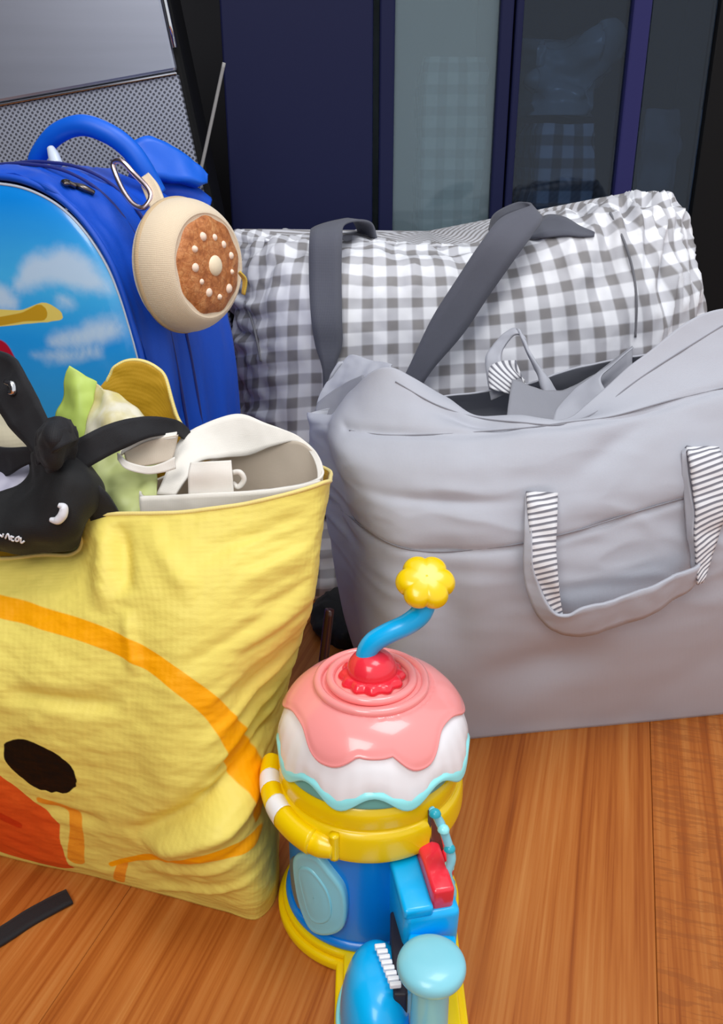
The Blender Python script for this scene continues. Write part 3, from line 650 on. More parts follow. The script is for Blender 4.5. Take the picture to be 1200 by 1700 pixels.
LIME = NT('lime_plastic'); LIME.set(Base_Color=LIME.mix(LIME.noise(LIME.coord(), 20, 3), srgb(200, 222, 110), srgb(176, 200, 92)), Roughness=0.5); LIME = LIME.m
lb = quad('wrapper', [[at(110, 800, .735), at(150, 810, .72), at(190, 800, .73)], [at(92, 700, .742), at(130, 720, .728), at(172, 720, .738)], [at(104, 650, .75), at(130, 655, .738), at(165, 665, .745)], [at(120, 608, .755), at(138, 622, .75), at(160, 634, .752)]], LIME, None, 40, 30, 0.002, 0.006, 41)
tag(lb, 'lime green plastic wrapper poking up from the yellow tote beside its raised back panel', 'wrapper')
def cream_wrap():
    t = NT('cream_packaging'); n = t.noise(t.mapping(t.coord(), (60, 60, 18), rot=(0, .4, 0)), 1.0, 4)
    t.set(Base_Color=t.ramp(n, [(0.35, srgb(214, 200, 130)), (0.5, srgb(222, 212, 168)), (0.65, srgb(232, 226, 204))]), Roughness=0.4); return t.m
cwp = quad('wrapper', [[at(140, 800, .715), at(200, 800, .705), at(280, 780, .712)], [at(142, 730, .725), at(195, 725, .708), at(270, 725, .722)], [at(150, 680, .735), at(190, 680, .722), at(235, 690, .732)], [at(158, 636, .745), at(172, 645, .74), at(195, 655, .742)]], cream_wrap(), None, 50, 40, 0.002, 0.008, 43)
tag(cwp, 'crumpled cream packaging standing between the lime wrapper and the black strap', 'wrapper')
PGR = NT('pale_green_bag'); PGR.set(Base_Color=PGR.mix(PGR.noise(PGR.coord(), 14, 4), srgb(206, 214, 142), srgb(178, 190, 122)), Roughness=0.45); PGR = PGR.m
pg = quad('plastic_bag', [[at(80, 1000, .66), at(170, 1000, .645), at(270, 990, .655)], [at(90, 860, .672), at(180, 865, .650), at(262, 850, .657)], [at(110, 790, .70), at(195, 800, .682), at(262, 800, .682)], [at(130, 735, .72), at(190, 735, .705), at(255, 745, .705)]], PGR, None, 50, 50, 0.002, 0.010, 47)
tag(pg, 'pale green plastic bag tucked in the yellow tote under the black strap', 'bag')
BEI = fabric('beige_cloth', srgb(196, 186, 160), 0.8)
bc = quad('pouch', [[at(-150, 800, .72), at(-20, 800, .715), at(60, 790, .72)], [at(-150, 735, .725), at(-20, 738, .715), at(50, 735, .72)], [at(-150, 690, .74), at(-30, 690, .735), at(25, 705, .74)], [at(-150, 640, .755), at(-30, 640, .75), at(5, 655, .755)]], BEI, None, 36, 36, 0.018, 0.005, 51)
tag(bc, 'beige cloth pouch half hidden behind the knotted black straps', 'pouch')
LAV = NT('lavender_plastic').set(Base_Color=srgb(178, 176, 196), Roughness=0.35).m
lv = quad('pouch', [[at(-150, 900, .66), at(0, 900, .655), at(75, 890, .66)], [at(-150, 850, .662), at(0, 845, .655), at(62, 850, .66)], [at(-150, 800, .675), at(0, 805, .665), at(55, 800, .67)], [at(-150, 770, .69), at(0, 775, .685), at(48, 772, .688)]], LAV, None, 30, 30, 0.016, 0.004, 53)
tag(lv, 'pale lavender pouch between the black strap and the black bag', 'pouch')

# black bag with knotted straps
BLK = fabric('black_cloth', srgb(11, 11, 14), 0.75, 1500, 0.25, 0.3, 0.05)
BLKW = fabric('black_webbing', srgb(15, 15, 22), 0.7, 2600, 0.4, 0.2, 0.05)
bb = thing('black_bag', 'black cloth bag with knotted straps slumped over the edge of the yellow tote', 'bag', (-0.26, 0.64, 0.22))
br = [
 [at(-120, 925, .632), at(-40, 918, .628), at(30, 917, .624), at(80, 917, .622), at(118, 912, .624), at(134, 900, .634), at(120, 890, .665), at(0, 890, .675)],
 [at(-120, 900, .626), at(-40, 895, .618), at(30, 893, .612), at(90, 890, .609), at(132, 880, .616), at(142, 862, .636), at(125, 850, .672), at(0, 850, .68)],
 [at(-110, 862, .634), at(-30, 862, .625), at(40, 855, .614), at(100, 845, .608), at(145, 832, .618), at(165, 838, .642), at(150, 830, .68), at(20, 840, .685)],
 [at(40, 800, .655), at(52, 806, .645), at(70, 800, .628), at(110, 792, .618), at(150, 790, .630), at(165, 800, .652), at(150, 800, .68), at(80, 800, .68)],
 [at(52, 752, .665), at(55, 752, .655), at(66, 750, .642), at(90, 752, .636), at(118, 756, .645), at(124, 756, .66), at(115, 752, .675), at(70, 752, .675)],
]
V = surf(br, 70, 120, True); V = V + normals(V, True)*(nz(V, (18, 18, 14), 61)*0.006)[..., None]
sheet('body', V, BLK, bb, True, cap_bottom=True, cap_top=True)
BV = V
ribbon('strap', [(at(-30, 575, .70), at(-60, 640, .70)), (at(15, 590, .685), at(-10, 650, .685)), (at(40, 618, .675), at(0, 680, .672)), (at(62, 660, .665), at(22, 715, .662)), (at(82, 705, .655), at(50, 745, .652)), (at(95, 745, .648), at(62, 765, .648))], BLKW, bb, 60, 0.003, 7, 0.004, 7)
ribbon('strap', [(at(100, 742, .645), at(112, 792, .645)), (at(130, 728, .648), at(142, 778, .645)), (at(180, 704, .66), at(195, 750, .655)), (at(235, 692, .675), at(248, 727, .67)), (at(285, 695, .69), at(292, 722, .69)), (at(312, 712, .705), at(305, 735, .705)), (at(325, 745, .715), at(312, 760, .715))], BLKW, bb, 70, 0.003, 7, 0.003, 8)
ribbon('strap', [(at(-60, 735, .68), at(-60, 800, .68)), (at(0, 742, .668), at(0, 795, .668)), (at(45, 742, .655), at(45, 772, .655)), (at(75, 745, .648), at(72, 765, .648))], BLKW, bb, 40, 0.003, 6, 0.003, 9)
ribbon('strap_tail', [(at(88, 780, .640), at(128, 770, .638)), (at(105, 805, .634), at(152, 795, .634)), (at(130, 832, .632), at(178, 822, .632)), (at(150, 858, .636), at(198, 856, .636)), (at(155, 900, .645), at(205, 890, .645))], BLKW, bb, 40, 0.003, 6, 0.003, 10)
kn = [[at(74, 796, .640), at(92, 798, .632), at(114, 790, .640)], [at(60, 770, .642), at(92, 772, .618), at(122, 765, .640)], [at(57, 745, .642), at(90, 746, .613), at(126, 742, .640)],
      [at(60, 720, .644), at(92, 722, .616), at(124, 722, .642)], [at(76, 702, .652), at(96, 700, .630), at(112, 704, .650)]]
Vk = surf(kn, 50, 50); Vk = Vk + normals(Vk)*(nz(Vk, (30, 30, 16), 66)*.006 + np.abs(nz(Vk, (24, 24, 34), 67))*.006)[..., None]
sheet('knot', Vk, BLKW, bb, thick=.004)
ribbon('knot_band', [(at(60, 742, .640), at(66, 770, .640)), (at(78, 722, .614), at(88, 752, .610)), (at(104, 710, .618), at(116, 736, .616)), (at(122, 708, .640), at(128, 730, .640))], BLKW, bb, 40, .003, 7, .002, 15)
WHT = NT('white_print').set(Base_Color=srgb(226, 226, 232), Roughness=0.5).m
def onb(px, py, d=0.0018): return off(nearest(BV, px, py), d)
tube('printed_mark', [onb(99, 834), onb(107, 842), onb(106, 854), onb(97, 861), onb(85, 860)], [0.0018, 0.0034, 0.0038, 0.0034, 0.0018], WHT, bb, 30, 8)
for pts in (((0, 885), (5, 893)), ((8, 885), (5, 893)), ((11, 896), (14, 888), (18, 898)), ((21, 891), (21, 901), (25, 902)), ((18, 893), (25, 895)), ((28, 896), (33, 897), (32, 904), (28, 903), (28, 896)), ((36, 898), (37, 906), (42, 905))):
    tube('printed_letter', [onb(x*1.0-1, y-2, 0.0012) for x, y in pts], 0.0008, WHT, bb, 14, 6)
tube('strap_buckle', [at(8, 634, .672), at(20, 638, .67), at(22, 650, .668), at(14, 652, .668)], [0.002, 0.0032, 0.003, 0.0016], CHROME, bb, 16, 8)

# ------------------------------------------------------------------ blue backpack
th = math.radians(18); PUx = V3(math.cos(th), -math.sin(th), 0); PWx = V3(math.sin(th), math.cos(th), 0); PC = V3(-.358, .89, 0)
def bp(u, wv, z): return PC + np.asarray(u)[..., None]*PUx + np.asarray(wv)[..., None]*PWx + np.asarray(z)[..., None]*V3(0, 0, 1) if hasattr(u, '__len__') else PC + u*PUx + wv*PWx + V3(0, 0, z)
bk = thing('backpack', 'blue hard-fronted backpack printed with a cloudy sky, carrying a bun pouch', 'backpack', (PC[0]+.03, PC[1]+.1, 0))
half = [(.158, .0), (.160, .06), (.160, .18), (.158, .28), (.150, .37), (.141, .425), (.124, .482), (.092, .526), (.05, .549), (0, .556)]
arch = cr(half, 60); arch = np.concatenate([arch, (arch*V3(-1, 1, 0)[:2])[::-1][1:]])
def ringat(wv, k, dz=0.0):               # the arch at depth wv, scaled by k about its middle
    return bp(arch[:, 0]*k, np.full(len(arch), wv), np.maximum(0, (arch[:, 1]-.25)*k+.25+dz)*np.clip(arch[:, 1]/.02, 0, 1))
BLUE = fabric('royal_blue_nylon', srgb(0, 80, 206), 0.5, 2200, 0.25, 0.1, 0.0)
BLUED = fabric('dark_blue_tape', srgb(6, 28, 120), 0.6, 2200, 0.3, 0.2)
BLUEB = plastic('bright_blue_padding', srgb(0, 100, 225), 0.45)
rows = [ringat(.004, 1.03, .006), ringat(.0, 1.042, .006), ringat(.02, 1.053, .005), ringat(.06, 1.066, .001), ringat(.11, 1.085, -.006), ringat(.16, 1.095, -.012), ringat(.19, 1.05, -.012), ringat(.20, .94, .0)]
V = cr(np.array(rows), 70); N = normals(V); P = V
w = nz(P, (30, 30, 5), 71)*0.005 + np.abs(nz(P, (50, 50, 4), 72, 2))*-0.004*np.clip((.42-P[..., 2])/.15, 0, 1)
c0 = V.mean((0, 1)); sg = np.sign((N*(V-c0)).sum(-1).mean())
V = V + N*(w*sg)[..., None]*np.clip(P[..., 2]/.02, 0, 1)[..., None]; V[..., 2] = np.maximum(V[..., 2], 0)
sheet('gusset', V, BLUE, bk)
KV = V
zl = cr(np.array(rows), 70)
tube('front_piping', [tuple(p+V3(0, -.001, 0)) for p in ringat(.0, 1.03, .006)[::3]], 0.0034, BLUE, bk, 160, 8)
WPI = plastic('white_piping', srgb(215, 225, 240), 0.3)
tube('white_piping', [tuple(p) for p in ringat(-.002, 1.012, .005)[::3]], 0.0014, WPI, bk, 160, 6)
for kk, ww in ((1.056, .052), (1.060, .082)):
    tube('zipper_seam', [tuple(p) for p in ringat(ww, kk+.004, .006)[::3]], 0.0018, BLUED, bk, 160, 6)
# moulded front panel with the printed sky
n = len(arch); ks = np.linspace(1.012, 0.0, 90)
front = np.stack([bp(arch[:, 0]*k, -0.022*np.sqrt(np.maximum(0, 1-(k/1.015)**2)) + 0*arch[:, 0], np.maximum(0, (arch[:, 1]-.25)*k+.25+.005)) for k in ks])
fv = front.reshape(-1, 3); fpx = project(fv)
rel = fv-PC; LU, LZ = rel@PUx, fv[:, 2]
def lu(px, py):                          # spot on the panel
    k = np.argmin(((fpx-[px, py])**2).sum(1)); return np.array([LU[k], LZ[k]])
L2 = np.stack([LU, LZ], 1)
def sdl(pts, half, n=60):
    q = cr(np.array([lu(*p) for p in pts]), n); h = np.interp(np.linspace(0, 1, n), np.linspace(0, 1, len(half)), half)*.0006; b = np.full(len(L2), 9.0)
    for a_, h_ in zip(q, h): b = np.minimum(b, np.sqrt(((L2-a_)**2).sum(1))-h_)
    return b
cloud = sdl([(30, 470), (60, 450), (105, 445), (150, 462), (185, 480)], [8, 22, 30, 22, 6])
cloud = np.minimum(cloud, sdl([(85, 568), (130, 560), (185, 545)], [6, 14, 16]))
cloud = np.minimum(cloud, sdl([(60, 592), (120, 590), (160, 582)], [4, 8, 3]))
cloud = np.minimum(cloud, sdl([(0, 495), (15, 500)], [18, 8])); cloud = np.minimum(cloud, sdl([(105, 500), (112, 502)], [8, 6]))
arm = sdl([(0, 534), (38, 528), (70, 520)], [7, 7, 13]); cuff = sdl([(-5, 528), (40, 526), (72, 520), (96, 522)], [14, 11, 16, 8]); red = sdl([(-10, 580), (6, 580), (22, 598)], [18, 14, 8])
glint = np.minimum(sdl([(18, 325), (22, 345), (30, 362)], [2, 5, 3]), sdl([(172, 420), (168, 450), (158, 490)], [3, 4, 2]))
def sky_mat():
    t = NT('printed_sky'); n1 = t.noise(t.coord(), 26, 5, 0.6); sp = t.n('ShaderNodeSeparateXYZ'); t.l(t.coord(), sp.inputs[0])
    g = t.ramp(sp.outputs[2], [(0.30, srgb(84, 186, 240)), (0.42, srgb(40, 164, 244)), (0.48, srgb(84, 200, 252)), (0.55, srgb(10, 148, 246))])
    g = t.mix(t.math('MULTIPLY', t.noise(t.mapping(t.coord(), (9, 9, 22)), 1.0, 4, .6), .5), g, srgb(8, 140, 240))
    d = t.math('ADD', t.attr('cloud'), t.math('MULTIPLY', t.math('SUBTRACT', n1, 0.5), 0.022))
    c = t.mix(t.math('MULTIPLY', t.step(d, .009), .85), g, srgb(208, 228, 250))
    c = t.mix(t.step(t.attr('cuff')), c, srgb(240, 214, 110)); c = t.mix(t.step(t.attr('arm')), c, srgb(206, 158, 36)); c = t.mix(t.step(t.attr('red'), .0012), c, srgb(186, 24, 52))
    t.set(Base_Color=c, Roughness=0.22); t.b.inputs['Coat Weight'].default_value = 0.5; t.b.inputs['Coat Roughness'].default_value = .08
    t.bump(t.noise(t.coord(), 9, 2), .25, .004); return t.m
sheet('front_panel', front, sky_mat(), bk, attrs={'cloud': cloud, 'arm': arm, 'cuff': cuff, 'red': red}, cap_bottom=False)
# back panel closes it
bv = ringat(.20, .93); new_mesh('back_panel', list(bv)+[bv.mean(0)], [(i, i+1, n) for i in range(n-1)], BLUE, bk)
# carry handle and shoulder strap
tube('handle', [at(58, 290, 1.02), at(62, 262, 1.01), at(92, 224, 1.0), at(135, 208, .99), at(180, 222, .985), at(215, 248, .985), at(238, 280, .985), at(262, 322, .99)], [.007, .009, .0102, .0105, .0105, .0105, .0105, .010], BLUEB, bk, 70, 16)
ribbon('shoulder_strap', [(at(205, 250, 1.05), at(235, 310, 1.03)), (at(222, 236, 1.045), at(258, 298, 1.035)), (at(248, 229, 1.05), at(285, 302, 1.045)), (at(285, 248, 1.06), at(312, 304, 1.05)), (at(322, 274, 1.07), at(332, 308, 1.06)), (at(342, 292, 1.075), at(338, 304, 1.07))], BLUEB, bk, 60, 0.012, 8, 0.002, 3)
tube('strap_base', [at(215, 300, 1.06), at(262, 318, 1.06), at(310, 325, 1.07), at(340, 345, 1.08)], .014, BLUE, bk, 40, 12)
tube('handle_clip', [at(84, 246, .985), at(89, 258, .98), at(94, 274, .975)], [.004, .006, .007], WPI, bk, 16, 10)
# zip pulls
GUN = metal('gunmetal', srgb(120, 112, 108), .3)
for (x0, y0, x1, y1) in ((108, 298, 132, 312), (128, 306, 160, 322)):
    tube('zip_pull', [off(nearest(KV, x0, y0), .004), off(nearest(KV, (x0+x1)/2, (y0+y1)/2), .007), off(nearest(KV, x1, y1), .005)], [.0034, .0052, .0038], GUN, bk, 20, 8, flat=.6)

# ------------------------------------------------------------------ bun pouch and carabiner
ax = Vector((.86, -.50, .06)).normalized(); upv = Vector((0.12, 0, 1)); xv = upv.cross(ax).normalized(); yv = ax.cross(xv).normalized()
BM = Matrix((xv, yv, ax)).transposed()
bc_ = at(345, 441, .850); face_c = Vector(bc_)
bun = thing('bun_pouch', 'round cream pouch shaped like a glazed brown bun hanging on the blue backpack', 'pouch', tuple(face_c - ax*0.03))
PLU = fabric('cream_plush', srgb(238, 218, 188), 0.95, 1400, 0.35, 0.12, .4)
RB = 0.0625
lathe('body', [(.0, -.050), (.030, -.049), (.048, -.046), (.058, -.040), (RB-.0005, -.030), (RB, -.022), (.0600, -.012), (.0545, -.003), (.0485, .0018), (.042, .001), (0, .0)], PLU, bun, tuple(face_c), 72, M=BM, n=60, cap_b=True, cap_t=True,
      rfun=lambda a, t: 1+.012*np.sin(3*a+1)+.01*np.cos(2*a))
lathe('zipper', [(RB-.0025, -.0335), (RB+.0012, -.032), (RB+.0015, -.029), (RB-.0005, -.0275)], fabric('tan_zip_tape', srgb(205, 178, 140), .8), bun, tuple(face_c), 72, M=BM, cap_b=False, cap_t=False, rfun=lambda a, t: 1+.012*np.sin(3*a+1)+.01*np.cos(2*a))
def glaze():
    t = NT('brown_glaze'); n = t.noise(t.coord(), 120, 5, .65); vo = t.n('ShaderNodeTexVoronoi', feature='DISTANCE_TO_EDGE'); vo.inputs['Scale'].default_value = 130; t.l(t.coord(), vo.inputs['Vector'])
    c = t.ramp(n, [(.3, srgb(156, 86, 36)), (.5, srgb(196, 122, 66)), (.7, srgb(220, 156, 98))])
    c = t.mix(t.math('MULTIPLY', t.math('LESS_THAN', vo.outputs[0], .05), .4), c, srgb(150, 84, 38)); t.set(Base_Color=c, Roughness=.5); t.bump(n, .6, .003); return t.m
GLZ = glaze(); CRM = plastic('cream_dot', srgb(248, 232, 200), .5); WDOT = plastic('pale_dot', srgb(252, 226, 204), .45)
RG = .0445
lathe('brown_face', [(0, .0095), (.016, .009), (.030, .0075), (.039, .005), (RG, .001), (RG, -.003)], GLZ, bun, tuple(face_c), 64, M=BM, n=36, rfun=lambda a, t: 1+.03*np.sin(9*a)*np.ones_like(t)*(1-t*.3))
def dome(name, r, h, m, parent, pos, M, seg=20):
    return lathe(name, [(r*math.cos(t), h*math.sin(t)) for t in np.linspace(0, math.pi/2-.01, 7)], m, parent, pos, seg, M=M, cap_b=False)
dome('cream_dot', .0098, .005, CRM, bun, tuple(face_c+ax*.008), BM)
for k in range(11):
    a = k/11*2*math.pi+.3; r = .027+.003*math.sin(5*k)
    dome('pale_dot', .0040+.001*math.sin(3*k), .004, WDOT, bun, tuple(face_c+ax*.0062+xv*(r*math.cos(a))+yv*(r*math.sin(a))), BM, 12)
quad('side_tag', [[at(398, 450, .86), at(410, 465, .865), at(406, 490, .865)], [at(396, 452, .868), at(404, 466, .87), at(402, 488, .87)]], fabric('mustard_tag', srgb(214, 180, 70), .7), bun, 12, 12, .002, .001)
tube('zip_pull', [at(248, 440, .872), at(246, 452, .868), at(249, 466, .866)], [.0012, .003, .002], CHROME, bun, 16, 8)
quad('loop_tab', [[at(232, 300, .90), at(248, 288, .90)], [at(240, 320, .888), at(262, 306, .888)], [at(250, 345, .876), at(275, 335, .876)], [at(262, 362, .87), at(290, 352, .87)]], PLU, bun, 24, 8, .004, .001)
ROSE = metal('rose_metal', srgb(236, 214, 216), .22)
cb = tube('carabiner', [at(188, 272, .905), at(202, 268, .90), at(222, 288, .895), at(246, 314, .885), at(250, 330, .88), at(238, 345, .878), at(222, 340, .882), at(206, 320, .89), at(194, 295, .90)], .0028, ROSE, None, 80, 10, closed=True)
tag(cb, 'slim pale metal carabiner clipping the bun pouch to the backpack', 'carabiner')

# ------------------------------------------------------------------ cupcake-topped plastic toy
TC = V3(.006, .562, 0); tx, ty = TC[0], TC[1]
toy = thing('play_set', 'colourful plastic toy with pink cupcake lid, blue body and yellow base', 'toy', tuple(TC))
TY = plastic('toy_yellow', srgb(250, 212, 0), .25, .2); TB = plastic('toy_blue', srgb(0, 132, 226), .28, .2); TB2 = plastic('toy_bright_blue', srgb(0, 186, 255), .28, .2)
TCY = plastic('toy_pale_cyan', srgb(140, 216, 232), .3, .2); TW = plastic('toy_white', srgb(250, 250, 254), .3, .2); TP = plastic('toy_pink', srgb(255, 158, 156), .2, .4)
TR = plastic('toy_red', srgb(246, 48, 66), .22, .3); TAQ = plastic('toy_aqua', srgb(156, 242, 246), .3, .2); TTEAL = plastic('toy_teal', srgb(110, 176, 168), .35)
def outline_base(r, x0, x1, y1, rad=.03):
    pts = []
    a0 = math.asin((x1-tx)/r) if abs(x1-tx) < r else math.pi/2
    a1 = math.asin(max(-1, (x0-tx)/r))
    # start on the right of the tongue, go round the back, end on the left of the tongue
    for a in np.linspace(-math.pi/2+a0, 1.5*math.pi+a1, 60): pts.append((tx+r*math.cos(a), ty+r*math.sin(a)))
    pts += [(x0+.004*math.sin(q), y1+rad - (rad)*(1-math.cos(q))) if False else (x0, y) for q, y in ((0, y1+rad+.02),)]
    for q in np.linspace(math.pi, 1.5*math.pi, 8): pts.append((x0+rad+rad*math.cos(q), y1+rad+rad*math.sin(q)))
    for q in np.linspace(1.5*math.pi, 2*math.pi, 8): pts.append((x1-rad+rad*math.cos(q), y1+rad+rad*math.sin(q)))
    return pts
XL, XR, YF = -.020, .078, .335
b0 = shade(prism('base', outline_base(.077, XL, XR, YF), 0.0, .010, TY, toy, bev=.003))
shade(prism('base_step', outline_base(.073, XL+.006, XR-.006, YF+.006, .026), .010, .017, TY, toy, bev=.0025))
lathe('blue_body', [(.066, .016), (.0665, .022), (.066, .06), (.0662, .10), (.067, .122)], TB, toy, (tx, ty, 0), 96, n=30)
lathe('foot_ring', [(.066, .0165), (.0695, .0175), (.070, .021), (.0675, .024), (.066, .024)], TB, toy, (tx, ty, 0), 96, cap_b=False, cap_t=False, n=16)
lathe('yellow_collar', [(.060, .113), (.0715, .112), (.0745, .115), (.0752, .122), (.0745, .134), (.0725, .138), (.0705, .1395), (.0712, .143), (.0715, .152), (.0695, .157), (.066, .160), (.06, .162)], TY, toy, (tx, ty, 0), 96, n=60)
lathe('teal_ring', [(.060, .158), (.069, .159), (.0695, .164), (.066, .170), (.05, .172)], TTEAL, toy, (tx, ty, 0), 96, n=20)
# lid: white frosting with a scalloped aqua skirt
LT = (tx+.003, ty+.003, 0)
sc = lambda a: np.cos(9*(a+math.pi/2)+math.pi)
pw_ = lambda t: np.clip(1-t*1.6, 0, 1)
lathe('aqua_skirt', [(.067, .1655), (.0735, .1640), (.0762, .1648), (.0765, .1668), (.0758, .1700), (.073, .174), (.070, .18)], TAQ, toy, LT, 140, n=26, cap_b=False, cap_t=False,
      zfun=lambda a, t: -.0080*sc(a)*(1-t)**.6, rfun=lambda a, t: 1+.020*sc(a)*(1-t))
lathe('white_frosting', [(.0748, .1690), (.0744, .175), (.073, .182), (.0695, .192), (.064, .2005), (.055, .208), (.04, .214), (.0, .217)], TW, toy, LT, 140, n=40, cap_b=False,
      zfun=lambda a, t: -.0070*sc(a)*pw_(t), rfun=lambda a, t: 1+.018*sc(a)*pw_(t)+.006*np.cos(36*a)*pw_(t))
# pink icing: its lower edge runs in and out in drips
def pink():
    seg, nr_ = 160, 40; a = np.arange(seg)*2*math.pi/seg
    prof = cr([(.0, .2205), (.030, .2195), (.044, .2165), (.0555, .211), (.0645, .2035), (.0705, .195), (.0740, .186), (.0752, .178)], 200)
    dfront = (a+math.pi/2+math.pi) % (2*math.pi)-math.pi      # 0 towards the camera
    dr = np.zeros(seg)
    for c_, w_, h_ in ((-.50, .32, .235), (.49, .27, .275), (0, .35, .10), (1.62, .32, .19), (-1.75, .32, .19), (2.6, .35, .16), (-2.75, .35, .16)):
        d_ = (dfront-c_+math.pi) % (2*math.pi)-math.pi; dr = np.maximum(dr, h_*np.exp(-np.abs(d_/w_)**2.6))
    end = np.clip(.535+dr, 0, .96)
    V = np.zeros((nr_+3, seg, 3))
    for j in range(seg):
        for i in range(nr_):
            t = end[j]*i/(nr_-1); k = t*199; k0 = int(k); f = k-k0; p = prof[k0]*(1-f)+prof[min(k0+1, 199)]*f
            sw = .0012*math.cos(min(p[0], .046)/.046*math.pi*2*2.6+a[j]*1.0)*(1 if p[0] < .046 else 0)*min(1, p[0]/.01)
            lift = .0022*min(1, (nr_-1-i)/4.0)**.5
            V[i, j] = (p[0]*math.cos(a[j]), p[0]*math.sin(a[j]), p[1]+sw+lift)
        dn = V[nr_-1, j]-V[nr_-2, j]; dn = dn/max(1e-9, np.linalg.norm(dn))
        V[nr_-1, j, 2] += .0012
        for q, (o1, o2) in enumerate(((.0013, .0006), (.0015, -.0012), (.0002, -.0028))):
            V[nr_+q, j] = V[nr_-1, j]+dn*o1+V3(math.cos(a[j])*o2*.6, math.sin(a[j])*o2*.6, o2*.9)
    return V
V = pink()+np.array(LT); sheet('pink_icing', V, TP, toy, True)
for r_, z_ in ((.0300, .2235), (.0395, .2205)):
    tube('icing_swirl', [(LT[0]+(r_+.003*math.sin(a*.5))*math.cos(a), LT[1]+(r_+.003*math.sin(a*.5))*math.sin(a), z_) for a in np.linspace(0, 2*math.pi, 24, endpoint=False)], .0034, TP, toy, 100, 10, closed=True)
CT = (LT[0]-.001, LT[1], .2235)
lathe('cherry_collar', [(.0, -.003), (.020, -.002), (.0245, .0), (.0235, .0035), (.019, .006), (.0, .007)], TR, toy, CT, 120, n=24, rfun=lambda a, t: 1+.05*np.cos(12*a))
lathe('cherry', [(.0185, .003), (.0190, .008), (.0175, .0135), (.0135, .0185), (.007, .0215), (0, .0222)], TR, toy, CT, 64, n=24)
z0 = CT[2]+.019
tube('stem', [at(607, 1112, .566), at(608, 1085, .566), at(620, 1066, .566), at(645, 1051, .566), at(675, 1037, .567), at(697, 1020, .568), at(705, 1000, .569), at(706, 985, .57)], [.0078, .0078, .0080, .0080, .0080, .0082, .0086, .0088], TB2, toy, 70, 18)
fc = at(706, 967, .572); fax = (Vector((0, 0, CAM_H))+Vector((0.1, 0, .55))-Vector(fc)).normalized(); fx = Vector((0, 0, 1)).cross(fax).normalized(); fy = fax.cross(fx)
FM = Matrix((fx, fy, fax)).transposed()
lathe('flower', [(0, -.009), (.012, -.0088), (.0175, -.007), (.0205, -.002), (.0205, .002), (.0185, .006), (.014, .0085), (.008, .0096), (0, .0100)], TY, toy, tuple(fc), 96, n=40, M=FM, rfun=lambda a, t: 1+.17*(np.abs(np.cos(3*a+.2))**.7-.6)*np.clip(np.sin(t*math.pi)*1.5, 0, 1))

# side handle: yellow arc with white bands
ha = np.linspace(math.radians(172), math.radians(238), 40)
hc = [(tx-.001+.0775*math.cos(a), ty+.0775*math.sin(a), .136-.010*(i/39)) for i, a in enumerate(ha)]
cuts = [0, 7, 13, 19, 25, 39]
for i in range(5):
    tube('handle_band' if i % 2 else 'side_handle', hc[cuts[i]:cuts[i+1]+1], .0088, TW if i % 2 else TY, toy, 16, 16, flat=1.25)
tube('handle_lug', [(tx+.074*math.cos(a), ty+.074*math.sin(a), .124) for a in np.linspace(math.radians(226), math.radians(250), 6)], [.009, .0105, .0105, .008], TY, toy, 20, 16)
tube('collar_rib', [(tx+.0755*math.cos(a), ty+.0755*math.sin(a), z) for a, z in ((math.radians(250), .138), (math.radians(250), .128), (math.radians(250), .116))], .004, TY, toy, 14, 10)
# cyan door on the body
def curved_plate(name, outline, r0, r1, m, parent):
    # outline in (angle from the front, height); a rounded plate hugging the drum
    o = np.asarray(outline); c = o.mean(0); ks = [1.0, 1.0, .93, .8, .5, 0.02]; rs = [r0, r1-.002, r1, r1, r1+.0004, r1+.0006]
    V = np.stack([np.stack([tx+r*np.sin((c+(o-c)*k)[:, 0]), ty-r*np.cos((c+(o-c)*k)[:, 0]), (c+(o-c)*k)[:, 1]], -1) for k, r in zip(ks, rs)])
    return sheet(name, cr(V, 30), m, parent, True)
def ang_h(px, py, r=.073):
    x = (px-600)/1450*.735; a = math.asin(max(-1, min(1, (x-tx)/r))); p = at(px, py, ty-r*math.cos(a)); return (a, p[2])
door = curved_plate('door', cr([ang_h(*p) for p in ((492, 1428), (510, 1418), (532, 1425), (552, 1450), (572, 1480), (577, 1515), (570, 1545), (545, 1556), (520, 1548), (505, 1520), (495, 1480))], 80, True), .064, .0725, TCY, toy)
curved_plate('door_inset', cr([ang_h(*p) for p in ((503, 1445), (515, 1438), (530, 1448), (548, 1475), (556, 1505), (552, 1528), (535, 1535), (520, 1525), (510, 1490))], 60, True), .070, .0738, TCY, toy)
curved_plate('door_slot', cr([ang_h(*p) for p in ((478, 1432), (490, 1430), (494, 1470), (500, 1510), (492, 1512), (482, 1480))], 40, True), .064, .069, plastic('toy_grey', srgb(110, 118, 120), .4), toy)

# workbench on the tongue
Zb = .017
def RM(loc, rz=0, rx=0, ry=0): return Matrix.Translation(tuple(loc)) @ Matrix.Rotation(rz, 4, 'Z') @ Matrix.Rotation(rx, 4, 'X') @ Matrix.Rotation(ry, 4, 'Y')
